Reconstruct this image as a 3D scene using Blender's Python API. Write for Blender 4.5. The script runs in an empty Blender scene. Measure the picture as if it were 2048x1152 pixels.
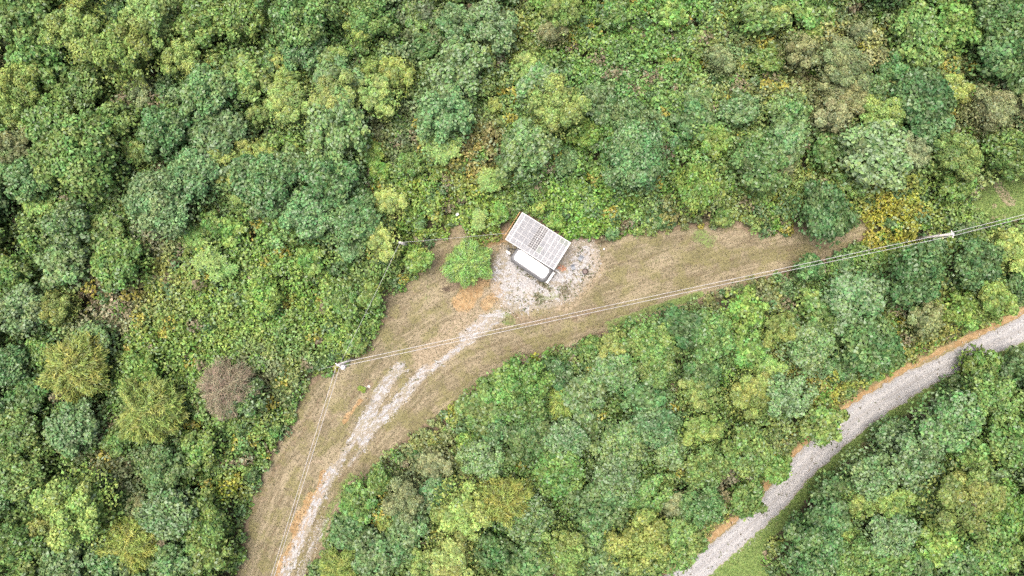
import bpy, bmesh, math, random
import numpy as np
from mathutils import Vector, Matrix

# ------------------------------------------------------------------ camera, sky, sun, exposure
MPP, H = 0.07, 97.0            # metres per photo pixel on the ground, height of the drone
scene = bpy.context.scene
col = scene.collection
cam_d = bpy.data.cameras.new('camera'); cam = bpy.data.objects.new('camera', cam_d); col.objects.link(cam)
cam.location = (0, 0, H); cam.rotation_euler = (0, 0, 0)
cam_d.sensor_width = 36.0; cam_d.lens = 36.0 * H / (2048 * MPP); cam_d.clip_start = 1; cam_d.clip_end = 6000
scene.camera = cam
world = bpy.data.worlds.new('World'); scene.world = world; world.use_nodes = True
wn = world.node_tree.nodes; wl = world.node_tree.links
SUN_EL, SUN_AZ = math.radians(78), math.radians(-60)      # azimuth from +Y towards +X
sky = wn.new('ShaderNodeTexSky'); sky.sky_type = 'NISHITA'; sky.sun_disc = False
sky.sun_elevation = SUN_EL; sky.sun_rotation = SUN_AZ; sky.dust_density = 8.0; sky.air_density = 0.6; sky.ozone_density = 0.2
bg = wn['Background']; bg.inputs['Strength'].default_value = 0.15
wl.new(sky.outputs[0], bg.inputs['Color'])
sun_d = bpy.data.lights.new('sun', 'SUN'); sun_d.energy = 1.0; sun_d.angle = math.radians(45); sun_d.color = (1.0, 0.965, 0.9)
sun = bpy.data.objects.new('sun', sun_d); col.objects.link(sun)
sdir = Vector((math.sin(SUN_AZ) * math.cos(SUN_EL), math.cos(SUN_AZ) * math.cos(SUN_EL), math.sin(SUN_EL)))
sun.rotation_euler = sdir.to_track_quat('Z', 'Y').to_euler(); sun.location = sdir * 150
vs = scene.view_settings
vs.view_transform = 'Standard'; vs.look = 'None'; vs.gamma = 1.0; vs.exposure = 1.36; vs.use_curve_mapping = False
scene.cycles.use_denoising = False
scene.cycles.max_bounces = 8; scene.cycles.diffuse_bounces = 5; scene.cycles.transparent_max_bounces = 8
scene.cycles.caustics_reflective = False; scene.cycles.caustics_refractive = False

rng = np.random.default_rng(11); R_ = random.Random(5)

# ------------------------------------------------------------------ helpers
def gz(x, y):
    """height of the ground, gentle swells"""
    x = np.asarray(x, float); y = np.asarray(y, float)
    return 0.10 * np.sin(x * 0.11 + 1.0) * np.cos(y * 0.13) + 0.06 * np.sin(x * 0.31 + y * 0.27) 
def W(px, py, z=0.0):
    """a photo pixel seen at height z above the ground, as a place in the world"""
    s = (H - z) / H * MPP
    return ((px - 1024) * s, (576 - py) * s, z)
def G(px, py): x, y, _ = W(px, py); return x, y, float(gz(x, y))

def np_mesh(name, verts, faces, mat=None, attrs=None, smooth=False):
    """verts (n,3); faces (m,k) all with the same k; attrs {name: (n,4)} point colours"""
    verts = np.asarray(verts, np.float32); faces = np.asarray(faces, np.int32)
    me = bpy.data.meshes.new(name); k = faces.shape[1]
    me.vertices.add(len(verts)); me.vertices.foreach_set('co', verts.ravel())
    me.loops.add(faces.size); me.loops.foreach_set('vertex_index', faces.ravel())
    me.polygons.add(len(faces)); me.polygons.foreach_set('loop_start', np.arange(0, faces.size, k, dtype=np.int32))
    if smooth: me.polygons.foreach_set('use_smooth', np.ones(len(faces), bool))
    me.update(calc_edges=True)
    for an, arr in (attrs or {}).items():
        a = me.attributes.new(an, 'FLOAT_COLOR', 'POINT'); a.data.foreach_set('color', np.asarray(arr, np.float32).ravel())
    if mat: me.materials.append(mat)
    return me
def link(name, me, parent=None, loc=None, rot=None):
    o = bpy.data.objects.new(name, me); col.objects.link(o)
    if parent: o.parent = parent
    if loc is not None: o.location = loc
    if rot is not None: o.rotation_euler = rot
    return o
def empty(name, loc, rz=0.0): return link(name, None, None, loc, (0, 0, rz))
def tag(o, label=None, cat=None, group=None, kind=None):
    if label: o['label'] = label
    if cat: o['category'] = cat
    if group: o['group'] = group
    if kind: o['kind'] = kind
    return o

class MB:
    """collects boxes, tubes and rings into one bmesh"""
    def __init__(s): s.bm = bmesh.new()
    def box(s, c, d, rz=0.0, rx=0.0, ry=0.0, bev=0.0):
        m = Matrix.Translation(c) @ Matrix.Rotation(rz, 4, 'Z') @ Matrix.Rotation(ry, 4, 'Y') @ Matrix.Rotation(rx, 4, 'X') @ Matrix.Diagonal((d[0], d[1], d[2], 1))
        r = bmesh.ops.create_cube(s.bm, size=1.0, matrix=m)
        if bev:
            es = list({e for v in r['verts'] for e in v.link_edges})
            bmesh.ops.bevel(s.bm, geom=es, offset=bev, segments=2, affect='EDGES', profile=0.5)
        return s
    def tube(s, pts, rad, n=8):
        pts = [Vector(p) for p in pts]; rad = rad if isinstance(rad, (list, tuple)) else [rad] * len(pts)
        rings = []
        for i, p in enumerate(pts):
            t = (pts[min(i + 1, len(pts) - 1)] - pts[max(i - 1, 0)]).normalized()
            a = t.orthogonal().normalized() if i == 0 else (rings_a - t * rings_a.dot(t)).normalized()
            rings_a = a; b = t.cross(a)
            rings.append([s.bm.verts.new(p + (a * math.cos(2 * math.pi * j / n) + b * math.sin(2 * math.pi * j / n)) * rad[i]) for j in range(n)])
        for r0, r1 in zip(rings, rings[1:]):
            for j in range(n): s.bm.faces.new((r0[j], r0[(j + 1) % n], r1[(j + 1) % n], r1[j]))
        s.bm.faces.new(rings[0][::-1]); s.bm.faces.new(rings[-1])
        return s
    def lathe(s, prof, n=20, c=(0, 0, 0), axis='Z'):
        rings = []
        for r, z in prof:
            ring = []
            for j in range(n):
                a = 2 * math.pi * j / n; x, y = r * math.cos(a), r * math.sin(a)
                p = (x, y, z) if axis == 'Z' else (x, z, y)
                ring.append(s.bm.verts.new((p[0] + c[0], p[1] + c[1], p[2] + c[2])))
            rings.append(ring)
        for r0, r1 in zip(rings, rings[1:]):
            for j in range(n): s.bm.faces.new((r0[j], r0[(j + 1) % n], r1[(j + 1) % n], r1[j]))
        s.bm.faces.new(rings[0][::-1]); s.bm.faces.new(rings[-1])
        return s
    def rings(s, rs):
        vr = [[s.bm.verts.new(p) for p in r] for r in rs]; n = len(vr[0])
        for r0, r1 in zip(vr, vr[1:]):
            for j in range(n): s.bm.faces.new((r0[j], r0[(j + 1) % n], r1[(j + 1) % n], r1[j]))
        s.bm.faces.new(vr[0][::-1]); s.bm.faces.new(vr[-1])
        return s
    def build(s, name, mat, parent=None, smooth=False, loc=None, rot=None):
        bmesh.ops.recalc_face_normals(s.bm, faces=s.bm.faces)
        me = bpy.data.meshes.new(name); s.bm.to_mesh(me); s.bm.free(); me.materials.append(mat)
        if smooth:
            for p in me.polygons: p.use_smooth = True
        return link(name, me, parent, loc, rot)

# ------------------------------------------------------------------ materials
class NT:
    def __init__(s, name):
        s.m = bpy.data.materials.new(name); s.m.use_nodes = True
        s.t = s.m.node_tree; s.b = s.t.nodes['Principled BSDF']; s.out = s.t.nodes['Material Output']
    def n(s, ty, **kw):
        nd = s.t.nodes.new(ty)
        for k, v in kw.items(): setattr(nd, k, v)
        return nd
    def l(s, a, b): s.t.links.new(a, b)
    def math(s, op, a, b=None, c=None, clamp=False):
        nd = s.n('ShaderNodeMath', operation=op); nd.use_clamp = clamp
        for i, v in enumerate((a, b, c)):
            if v is None: continue
            if isinstance(v, (int, float)): nd.inputs[i].default_value = v
            else: s.l(v, nd.inputs[i])
        return nd.outputs[0]
    def mix(s, f, a, b, mode='MIX'):
        nd = s.n('ShaderNodeMix', data_type='RGBA', blend_type=mode); nd.clamp_factor = True
        for sock, v in ((nd.inputs[0], f), (nd.inputs[6], a), (nd.inputs[7], b)):
            if isinstance(v, (int, float)): sock.default_value = v
            elif isinstance(v, tuple): sock.default_value = (v[0], v[1], v[2], 1)
            else: s.l(v, sock)
        return nd.outputs[2]
    def noise(s, vec, scale, detail=4, rough=0.6, dist=0.0):
        nd = s.n('ShaderNodeTexNoise'); nd.inputs['Scale'].default_value = scale; nd.inputs['Detail'].default_value = detail
        nd.inputs['Roughness'].default_value = rough; nd.inputs['Distortion'].default_value = dist
        if vec is not None: s.l(vec, nd.inputs['Vector'])
        return nd.outputs['Fac']
    def ramp(s, f, lo, hi, a=0.0, b=1.0):
        nd = s.n('ShaderNodeMapRange'); nd.interpolation_type = 'SMOOTHSTEP'
        s.l(f, nd.inputs[0])
        for i, v in ((1, lo), (2, hi), (3, a), (4, b)): nd.inputs[i].default_value = v
        return nd.outputs[0]
    def pos(s): return s.n('ShaderNodeNewGeometry').outputs['Position']
    def attr(s, name, ty='GEOMETRY'): return s.n('ShaderNodeAttribute', attribute_name=name, attribute_type=ty)
    def sep(s, c):
        nd = s.n('ShaderNodeSeparateColor'); s.l(c, nd.inputs[0]); return nd.outputs
    def bump(s, h, strength, dist=0.05):
        nd = s.n('ShaderNodeBump'); nd.inputs['Strength'].default_value = strength; nd.inputs['Distance'].default_value = dist
        s.l(h, nd.inputs['Height']); s.l(nd.outputs[0], s.b.inputs['Normal'])

def plain(name, c, rough=0.6, metal=0.0, var=0.12, scale=3.0, spec=0.4):
    """a paint, metal or wood with slight uneven wear"""
    t = NT(name); tc = t.n('ShaderNodeTexCoord').outputs['Object']
    f = t.noise(tc, scale, 5, 0.65)
    dark = tuple(x * (1 - 2 * var) for x in c); lite = tuple(min(1, x * (1 + var)) for x in c)
    t.l(t.mix(t.ramp(f, 0.3, 0.7), dark, lite), t.b.inputs['Base Color'])
    t.b.inputs['Roughness'].default_value = rough; t.b.inputs['Metallic'].default_value = metal
    t.b.inputs['Specular IOR Level'].default_value = spec
    return t.m

def leaf_material(name, from_attr):
    t = NT(name); geo = t.n('ShaderNodeNewGeometry'); rnd = geo.outputs['Random Per Island']
    if from_attr:
        a = t.attr('col'); base = a.outputs['Color']; alpha = a.outputs['Alpha']
        hue_in = None
    else:
        oi = t.n('ShaderNodeObjectInfo'); base = oi.outputs['Color']; alpha = oi.outputs['Alpha']
        hue_in = t.sep(t.attr('tint').outputs['Color'])
    hsv = t.n('ShaderNodeHueSaturation'); t.l(base, hsv.inputs['Color'])
    r2 = t.math('FRACT', t.math('MULTIPLY', rnd, 37.7))
    r3 = t.math('FRACT', t.math('MULTIPLY', rnd, 91.3))
    hue = t.ramp(r2, 0, 1, 0.478, 0.524)
    val = t.ramp(rnd, 0, 1, 0.66, 1.34)
    if hue_in:
        hue = t.math('ADD', hue, t.ramp(hue_in[0], 0, 1, -0.016, 0.022))
        val = t.math('MULTIPLY', val, t.ramp(hue_in[1], 0, 1, 0.78, 1.26))
    t.l(hue, hsv.inputs['Hue']); t.l(val, hsv.inputs['Value'])
    pale = t.math('LESS_THAN', r3, t.math('MULTIPLY', alpha, 0.62))
    c = t.mix(t.math('MULTIPLY', pale, 0.75), hsv.outputs[0], (0.22, 0.30, 0.185))
    t.l(c, t.b.inputs['Base Color']); t.b.inputs['Roughness'].default_value = 0.5
    t.b.inputs['Specular IOR Level'].default_value = 0.35
    tr = t.n('ShaderNodeBsdfTranslucent'); t.l(t.mix(0.5, c, (0.16, 0.24, 0.04)), tr.inputs['Color'])
    ms = t.n('ShaderNodeMixShader'); ms.inputs[0].default_value = 0.28
    t.l(t.b.outputs[0], ms.inputs[1]); t.l(tr.outputs[0], ms.inputs[2]); t.l(ms.outputs[0], t.out.inputs['Surface'])
    return t.m
M = {}
M['leaf'] = leaf_material('leaf', False)
M['brush'] = leaf_material('brush_leaf', True)
M['bark'] = plain('bark', (0.12, 0.09, 0.065), 0.9, 0, 0.3, 6)
M['alu'] = plain('brushed_aluminium', (0.15, 0.153, 0.157), 0.5, 0.1, 0.1, 1.5)
M['white'] = plain('white_paint', (0.8, 0.8, 0.78), 0.35, 0, 0.03, 1.2)
M['white_trim'] = plain('white_trim', (0.4, 0.4, 0.4), 0.5, 0, 0.06, 4)
M['gasket'] = plain('grey_gasket', (0.25, 0.25, 0.25), 0.6, 0, 0.1)
M['dark'] = plain('dark_steel', (0.05, 0.05, 0.05), 0.6, 0.2, 0.2)
M['tyre'] = plain('tyre_rubber', (0.03, 0.03, 0.03), 0.85)
M['window'] = plain('tinted_window', (0.03, 0.035, 0.04), 0.1, 0, 0.02)
M['timber'] = plain('orange_timber', (0.42, 0.25, 0.12), 0.75, 0, 0.15, 5)
M['grey_wood'] = plain('weathered_pole', (0.42, 0.39, 0.36), 0.85, 0, 0.15, 4)
M['pole'] = plain('sunbleached_pole', (0.56, 0.52, 0.49), 0.85, 0, 0.12, 4)
M['galv'] = plain('galvanised_steel', (0.29, 0.295, 0.3), 0.45, 0.3, 0.08)
M['wire'] = plain('bare_conductor', (0.43, 0.43, 0.44), 0.5, 0.1, 0.08, 8)
M['porcelain'] = plain('pale_porcelain', (0.7, 0.7, 0.7), 0.25)
M['brick'] = plain('red_brick', (0.36, 0.16, 0.09), 0.9, 0, 0.2, 9)
M['sling'] = plain('grey_sling', (0.2, 0.22, 0.245), 0.8, 0, 0.1)
M['red'] = plain('faded_red_cloth', (0.35, 0.08, 0.09), 0.8)
M['ash'] = plain('ash', (0.16, 0.13, 0.12), 0.95, 0, 0.3, 9)
M['rust'] = plain('rusty_steel', (0.055, 0.04, 0.035), 0.85, 0.2, 0.3, 7)
M['stone'] = plain('pale_stone', (0.42, 0.4, 0.37), 0.9, 0, 0.15, 5)

def sheet_mat(name, c, thin, rough=0.35):
    """polycarbonate sheet: scatters some light, lets some through"""
    t = NT(name); tc = t.n('ShaderNodeTexCoord').outputs['Object']
    f = t.noise(tc, 2.5, 5, 0.7)
    cc = t.mix(t.ramp(f, 0.3, 0.75), tuple(x * 0.82 for x in c), c)
    wv = t.n('ShaderNodeTexWave', wave_type='BANDS', bands_direction='X'); wv.inputs['Scale'].default_value = 2.1; t.l(tc, wv.inputs['Vector'])      # ribs of the sheet
    dirt = t.noise(tc, 0.9, 5, 0.7); cc = t.mix(t.ramp(dirt, .5, .72, 0, .45), cc, tuple(x * .62 for x in c))
    t.bump(wv.outputs['Fac'], 0.35, 0.03)
    t.l(cc, t.b.inputs['Base Color']); t.b.inputs['Roughness'].default_value = rough
    tr = t.n('ShaderNodeBsdfTranslucent'); t.l(cc, tr.inputs['Color'])
    m1 = t.n('ShaderNodeMixShader'); m1.inputs[0].default_value = 0.3
    t.l(t.b.outputs[0], m1.inputs[1]); t.l(tr.outputs[0], m1.inputs[2])
    tp = t.n('ShaderNodeBsdfTransparent'); m2 = t.n('ShaderNodeMixShader'); m2.inputs[0].default_value = thin
    t.l(m1.outputs[0], m2.inputs[1]); t.l(tp.outputs[0], m2.inputs[2]); t.l(m2.outputs[0], t.out.inputs['Surface'])
    return t.m
M['sheet'] = sheet_mat('frosted_sheet', (0.255, 0.268, 0.288), 0.1)
M['sheet_old'] = sheet_mat('weathered_sheet', (0.225, 0.237, 0.257), 0.13)
M['sheet_dark'] = sheet_mat('smoked_sheet', (0.085, 0.088, 0.097), 0.2)
M['sheet_green'] = sheet_mat('greenish_sheet', (0.215, 0.245, 0.225), 0.1)

# ------------------------------------------------------------------ masks of the place, measured on the photo grid
CLEAR = [(455,1240),(475,1152),(490,1060),(500,990),(520,955),(560,880),(590,820),(610,775),(650,747),(700,715),(735,690),(762,645),(770,612),(762,592),(800,572),(835,550),(852,522),(850,492),(885,470),(905,447),(917,430),(928,450),(945,482),(968,478),(1005,466),(1014,452),(1040,420),(1072,424),(1108,452),(1152,478),(1200,480),(1250,468),(1330,460),(1420,448),(1468,444),(1492,460),(1520,466),(1600,458),(1660,460),(1700,440),(1735,440),(1741,460),(1715,485),(1690,500),(1650,520),(1560,550),(1440,585),(1350,625),(1270,645),(1200,670),(1150,695),(1090,710),(1020,730),(960,770),(900,815),(840,860),(770,915),(730,960),(690,1020),(650,1090),(615,1152),(590,1240)]
ROAD = [(1130,1290),(1250,1228),(1382,1148),(1460,1085),(1540,1010),(1610,930),(1697,850),(1812,772),(1920,718),(2048,655),(2150,598),(2300,500)]
GLADE = [(1930,425),(1955,388),(1980,352),(2010,345),(2060,362),(2130,350),(2160,430),(2048,436),(1985,446)]
VERGE = [(1425,1160),(1480,1100),(1545,1035),(1600,975),(1650,915),(1690,885),(1745,862),(1775,872),(1765,905),(1745,918),(1700,915),(1672,930),(1640,968),(1590,1010),(1560,1045),(1530,1095),(1520,1130),(1560,1145),(1560,1200),(1425,1200)]
PATH_MAIN = [(520,1260),(570,1130),(640,980),(720,870),(820,760),(930,690),(1060,650),(1250,590),(1450,520),(1750,450)]
PAD = [(984,545),(990,515),(1004,492),(1030,500),(1075,500),(1120,505),(1148,480),(1188,482),(1198,505),(1192,545),(1165,575),(1140,600),(1105,612),(1060,622),(1020,625),(1000,605),(985,575)]

def sd_poly(PX, PY, poly):
    d = np.full(PX.shape, 1e9); inside = np.zeros(PX.shape, bool); n = len(poly)
    for i in range(n):
        x0, y0 = poly[i]; x1, y1 = poly[(i + 1) % n]; ex, ey = x1 - x0, y1 - y0
        t = np.clip(((PX - x0) * ex + (PY - y0) * ey) / (ex * ex + ey * ey), 0, 1)
        d = np.minimum(d, np.hypot(PX - x0 - t * ex, PY - y0 - t * ey))
        c = ((y0 > PY) != (y1 > PY)) & (PX < (x1 - x0) * (PY - y0) / (y1 - y0 + 1e-12) + x0)
        inside ^= c
    return np.where(inside, -d, d)
def d_line(PX, PY, pts):
    """distance to a polyline, distance along it, side (+ = below or right of it)"""
    d = np.full(PX.shape, 1e9); al = np.zeros(PX.shape); sg = np.zeros(PX.shape); acc = 0.0
    for (x0, y0), (x1, y1) in zip(pts, pts[1:]):
        ex, ey = x1 - x0, y1 - y0; L = math.hypot(ex, ey)
        t = np.clip(((PX - x0) * ex + (PY - y0) * ey) / (L * L), 0, 1)
        dd = np.hypot(PX - x0 - t * ex, PY - y0 - t * ey); m = dd < d
        d = np.where(m, dd, d); al = np.where(m, acc + t * L, al); sg = np.where(m, np.sign(ex * (PY - y0) - ey * (PX - x0)), sg)
        acc += L
    return d, al, sg
def smooth_pts(pts, k=8):
    out = []; P = [pts[0]] + list(pts) + [pts[-1]]
    for i in range(1, len(P) - 2):
        p0, p1, p2, p3 = (np.array(q, float) for q in P[i - 1:i + 3])
        for j in range(k):
            t = j / k
            out.append(tuple(0.5 * (2 * p1 + (p2 - p0) * t + (2 * p0 - 5 * p1 + 4 * p2 - p3) * t * t + (3 * p1 - p0 - 3 * p2 + p3) * t ** 3)))
    out.append(tuple(pts[-1])); return out
ROAD_S = smooth_pts(ROAD, 5)
def sm(x, a, b): t = np.clip((x - a) / (b - a), 0, 1); return t * t * (3 - 2 * t)
def vnoise(x, y, seed=0):
    """smooth value noise for the masks"""
    tab = np.random.default_rng(seed + 100).random((256, 256))
    xi = np.floor(x).astype(int); yi = np.floor(y).astype(int); fx = x - xi; fy = y - yi
    fx = fx * fx * (3 - 2 * fx); fy = fy * fy * (3 - 2 * fy)
    g = lambda a, b: tab[a & 255, b & 255]
    return (g(xi, yi) * (1 - fx) + g(xi + 1, yi) * fx) * (1 - fy) + (g(xi, yi + 1) * (1 - fx) + g(xi + 1, yi + 1) * fx) * fy
def fbm(x, y, seed=0, o=4):
    s = 0; a = 0.5; tot = 0
    for i in range(o): s = s + a * vnoise(x * 2 ** i, y * 2 ** i, seed + i); tot += a; a *= 0.5
    return s / tot

CLAY = [([(960,560),(945,585),(925,605)], 22, 1.0), ([(985,560),(1000,590),(970,610)], 16, .6), ([(970,485),(990,480),(1000,470)], 16, .6),
        ([(722,800),(690,845)], 5, .9), ([(650,950),(625,1010),(590,1080),(555,1150),(530,1200)], 11, 1.0), ([(618,985),(585,1060)], 7, .7), ([(1010,470),(1000,500)], 10, .5)]
SAND = [([(990,600),(940,640),(890,690),(850,720)], 34, .8), ([(1180,500),(1195,540),(1160,590),(1120,620)], 20, .6), ([(700,830),(640,830),(580,850)], 7, .5), ([(625,921),(645,923)], 4, 1.0),
        ([(1480,452),(1430,470)], 26, .45), ([(1700,450),(1600,490),(1480,510)], 22, .35), ([(1125,515),(1140,500)], 16, .5), ([(870,560),(900,590)], 14, .35)]
DIRT_AND_SHADE = [([(1000,640),(1100,640),(1200,620)], 14, .55), ([(780,960),(850,880),(920,820),(1000,765)], 13, .6), ([(640,800),(560,930),(505,1020)], 16, .45), ([(917,440),(900,480),(880,540)], 20, .5),
        ([(1040,425),(1080,440),(1150,480)], 12, .9), ([(740,775),(735,765)], 11, .8), ([(905,575),(915,570)], 14, .6), ([(1100,690),(1200,655),(1300,625)], 12, .45), ([(730,900),(690,960),(650,1040),(620,1120)], 6, .5)]  # shelter back edge paints shadow with dirt; lone tree's lower left paints shadow
GREEN = [([(770,690),(800,720)], 30, .35), ([(1020,640),(990,625)], 14, .7), ([(1110,590),(1080,595)], 9, .8), ([(1060,545),(1100,575)], 7, .6), ([(1420,480),(1400,470)], 22, .55), ([(1290,500),(1330,520)], 30, .35), ([(1400,590),(1300,620),(1220,650)], 10, .7),
         ([(700,950),(660,1020),(640,1080)], 9, .6), ([(940,525)], 46, .9), ([(500,1130),(520,1080)], 22, .35), ([(1170,548)], 9, .8), ([(640,750),(700,720)], 8, .4), ([(850,560),(860,600)], 12, .4)]
TRACK = [([(1000,632),(960,648),(930,672)], 13, 1.0), ([(978,655),(925,690),(880,725),(845,748)], 7, .95), ([(800,735),(770,770),(745,815),(715,870)], 13, 1.0), ([(850,740),(820,775),(790,810),(750,850),(725,885)], 12, .95),
         ([(720,860),(690,905),(668,945)], 7, .8), ([(735,885),(700,930)], 6, .6), ([(668,940),(640,990),(615,1045),(585,1110),(560,1170),(545,1220)], 12, .95), ([(650,1040),(620,1100),(600,1160)], 9, .55)]
def strokes(PX, PY, lst):
    m = np.zeros(PX.shape)
    for pts, w, s in lst:
        d = np.hypot(PX - pts[0][0], PY - pts[0][1]) if len(pts) == 1 else d_line(PX, PY, pts)[0]
        m = np.maximum(m, s * (1 - sm(d, w * 0.35, w * 1.5)))
    return m

def place_masks(PX, PY):
    r = {}
    r['clear_sd'] = sd_poly(PX, PY, CLEAR)
    d, al, sg = d_line(PX, PY, ROAD_S); r['road_d'] = d; r['road_side'] = sg; r['road_al'] = al
    r['glade_sd'] = sd_poly(PX, PY, GLADE); r['verge_sd'] = sd_poly(PX, PY, VERGE)
    return r

# ------------------------------------------------------------------ ground
def axis(lo, hi, step, far):
    core = np.arange(lo, hi + step, step); out = []; v = step
    p = hi
    while p < far: v *= 1.7; p += v; out.append(p)
    out2 = []; v = step; p = lo
    while p > -far: v *= 1.7; p -= v; out2.append(p)
    return np.array(out2[::-1] + list(core) + out)
ax = axis(-120, 2170, 4.6, 30000); ay = axis(-120, 1280, 4.6, 30000)
PX, PY = np.meshgrid(ax, ay)
mk = place_masks(PX, PY)
wob = (fbm(PX / 23, PY / 23, 3) - 0.5) * 16
bank = (mk['road_side'] < 0)
clear = 1 - sm(mk['clear_sd'] + wob * 0.6, -4, 6)
road_strip = 1 - sm(mk['road_d'] + wob * .4, 36, 44)
clay = strokes(PX + wob, PY + wob * .7, CLAY)
clay = np.maximum(clay, np.where(bank, (1 - sm(np.abs(mk['road_d'] + wob * .25 - 31), 4, 9)), 0) * (0.55 + 0.45 * (fbm(PX / 40, PY / 40, 9) > 0.42)))
green = strokes(PX + wob, PY, GREEN)
glade = 1 - sm(mk['glade_sd'] + wob * .7, -5, 5); verge = 1 - sm(mk['verge_sd'] + wob * .5, -4, 5)
verge = np.maximum(verge, np.where(bank, 0, 1 - sm(mk['road_d'] + wob * .4, 44, 54)))
bankgrass = np.where(bank, 1 - sm(mk['road_d'] + wob * .5, 52, 64), 0)
green = np.maximum(green, np.maximum(glade * .85, verge))
sand = strokes(PX + wob, PY - wob, SAND)
gl_dirt = strokes(PX, PY, [([(1990,345),(1995,370),(2012,395),(2022,405)], 10, 1.0), ([(1990,412)], 6, .8), ([(1955,417)], 6, .6), ([(1985,440),(2010,432)], 10, .5), ([(1528,1105),(1540,1130),(1560,1140)], 6, .9), ([(1548,1150)], 10, .8)])
sand = np.maximum(sand, gl_dirt)
dirt = strokes(PX + wob, PY + wob, DIRT_AND_SHADE)  # bare dirt, with the painted shelter and tree shadows in it
dirt = np.maximum(dirt, .7 * (1 - sm(np.abs(mk['clear_sd'] + wob * .4), 2, 11)))
dirt = np.maximum(dirt, strokes(PX, PY, [([(1735,895),(1752,890)], 16, .9), ([(2010,1052),(2060,1050)], 10, .7)]))
grassy = np.maximum(np.maximum(clear, glade), np.maximum(verge, np.maximum(bankgrass, road_strip)))
pad_sd = sd_poly(PX, PY, PAD)
dust = np.maximum(1 - sm(pad_sd + wob, -10, 14), strokes(PX + wob * .5, PY, TRACK))
_, fl, _ = d_line(PX, PY, PATH_MAIN); fd, _, fs = d_line(PX, PY, PATH_MAIN)
GX = (PX - 1024) * MPP; GY = (576 - PY) * MPP; GZ = gz(GX, GY)
GZ = np.where((np.abs(GX) < 90) & (np.abs(GY) < 60), GZ, GZ * 0.3)
verts = np.stack([GX, GY, GZ], -1).reshape(-1, 3)
ny, nx = PX.shape; ii = (np.arange(ny - 1)[:, None] * nx + np.arange(nx - 1)[None]).ravel()
faces = np.stack([ii + nx, ii + nx + 1, ii + 1, ii], -1)
one = np.ones_like(PX)
A = np.stack([grassy, green, clay, sand], -1).reshape(-1, 4); B = np.stack([dirt, dust, bankgrass, one], -1).reshape(-1, 4)
F = np.stack([fl * MPP, fd * fs * MPP, np.zeros_like(PX), one], -1).reshape(-1, 4)

t = NT('ground_soil_and_grass'); p = t.pos()
a = t.attr('surface'); sa = t.sep(a.outputs['Color']); sandv = a.outputs['Alpha']
sb = t.sep(t.attr('surface_two').outputs['Color'])
fl_v = t.attr('flow').outputs['Vector']
mp = t.n('ShaderNodeMapping'); t.l(fl_v, mp.inputs[0]); mp.inputs['Scale'].default_value = (0.22, 2.2, 1)
streak = t.noise(mp.outputs[0], 1.0, 5, 0.7); n1 = t.noise(p, 0.35, 5, 0.6); n2 = t.noise(p, 2.6, 5, 0.75); n3 = t.noise(p, 9.0, 3, 0.7); n4 = t.noise(p, 1.1, 4, 0.65, 0.6)
mp2 = t.n('ShaderNodeMapping'); t.l(fl_v, mp2.inputs[0]); mp2.inputs['Scale'].default_value = (0.11, 0.5, 1); swath = t.noise(mp2.outputs[0], 1.0, 4, 0.65, 0.4)
litter = t.mix(t.ramp(n2, .35, .68), (0.035, 0.038, 0.02), (0.1, 0.09, 0.052))
dry = t.mix(t.ramp(n2, .33, .67), (0.098, 0.084, 0.053), (0.182, 0.155, 0.1))
dry = t.mix(t.ramp(streak, .47, .62, 0, .8), dry, (0.225, 0.192, 0.13))
dry = t.mix(t.ramp(streak, .47, .36, 0, .75), dry, (0.1, 0.075, 0.045))
dry = t.mix(t.ramp(n1, .46, .58, 0, .7), dry, (0.13, 0.125, 0.05))
dry = t.mix(t.ramp(swath, .5, .66, 0, .65), dry, (0.24, 0.205, 0.138)); dry = t.mix(t.ramp(swath, .48, .35, 0, .6), dry, (0.1, 0.092, 0.045))
dry = t.mix(t.ramp(n3, .52, .72, 0, .4), dry, (0.23, 0.2, 0.14))
grn = t.mix(t.ramp(n2, .35, .65), (0.065, 0.105, 0.027), (0.14, 0.205, 0.06))
grn = t.mix(t.ramp(n4, .55, .72, 0, .4), grn, (0.19, 0.17, 0.08))
def edge(m, nse, k=.75): return t.ramp(t.math('ADD', m, t.math('MULTIPLY', t.math('SUBTRACT', nse, .5), k)), .38, .62)
c = t.mix(edge(sa[0], n4), litter, dry)
c = t.mix(t.math('MULTIPLY', edge(sb[2], n2), .5), c, (0.17, 0.14, 0.06))
c = t.mix(t.math('MULTIPLY', edge(sa[1], n2), .9), c, grn)
c = t.mix(t.math('MULTIPLY', edge(sb[0], n4), .75), c, t.mix(t.ramp(n2, .35, .65), (0.095, 0.07, 0.048), (0.19, 0.145, 0.1)))
c = t.mix(t.math('MULTIPLY', edge(sandv, n4, .9), .85), c, t.mix(t.ramp(n2, .35, .65), (0.17, 0.135, 0.09), (0.275, 0.23, 0.165)))
c = t.mix(t.math('MULTIPLY', edge(sa[2], n2, .7), .9), c, t.mix(t.ramp(n4, .35, .7), (0.2, 0.128, 0.06), (0.31, 0.225, 0.125)))
c = t.mix(t.math('MULTIPLY', edge(sb[1], n2, 1.1), .55), c, t.mix(t.ramp(n3, .35, .65), (0.15, 0.135, 0.11), (0.3, 0.28, 0.25)))
t.l(c, t.b.inputs['Base Color']); t.b.inputs['Roughness'].default_value = 0.95; t.b.inputs['Specular IOR Level'].default_value = 0.15
t.bump(t.math('ADD', n3, n2), 0.6, 0.06)
ground = tag(link('ground', np_mesh('ground', verts, faces, t.m, {'surface': A, 'surface_two': B, 'flow': F}, True)), 'mown dry grass clearing and brown woodland floor', kind='structure')

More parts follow.
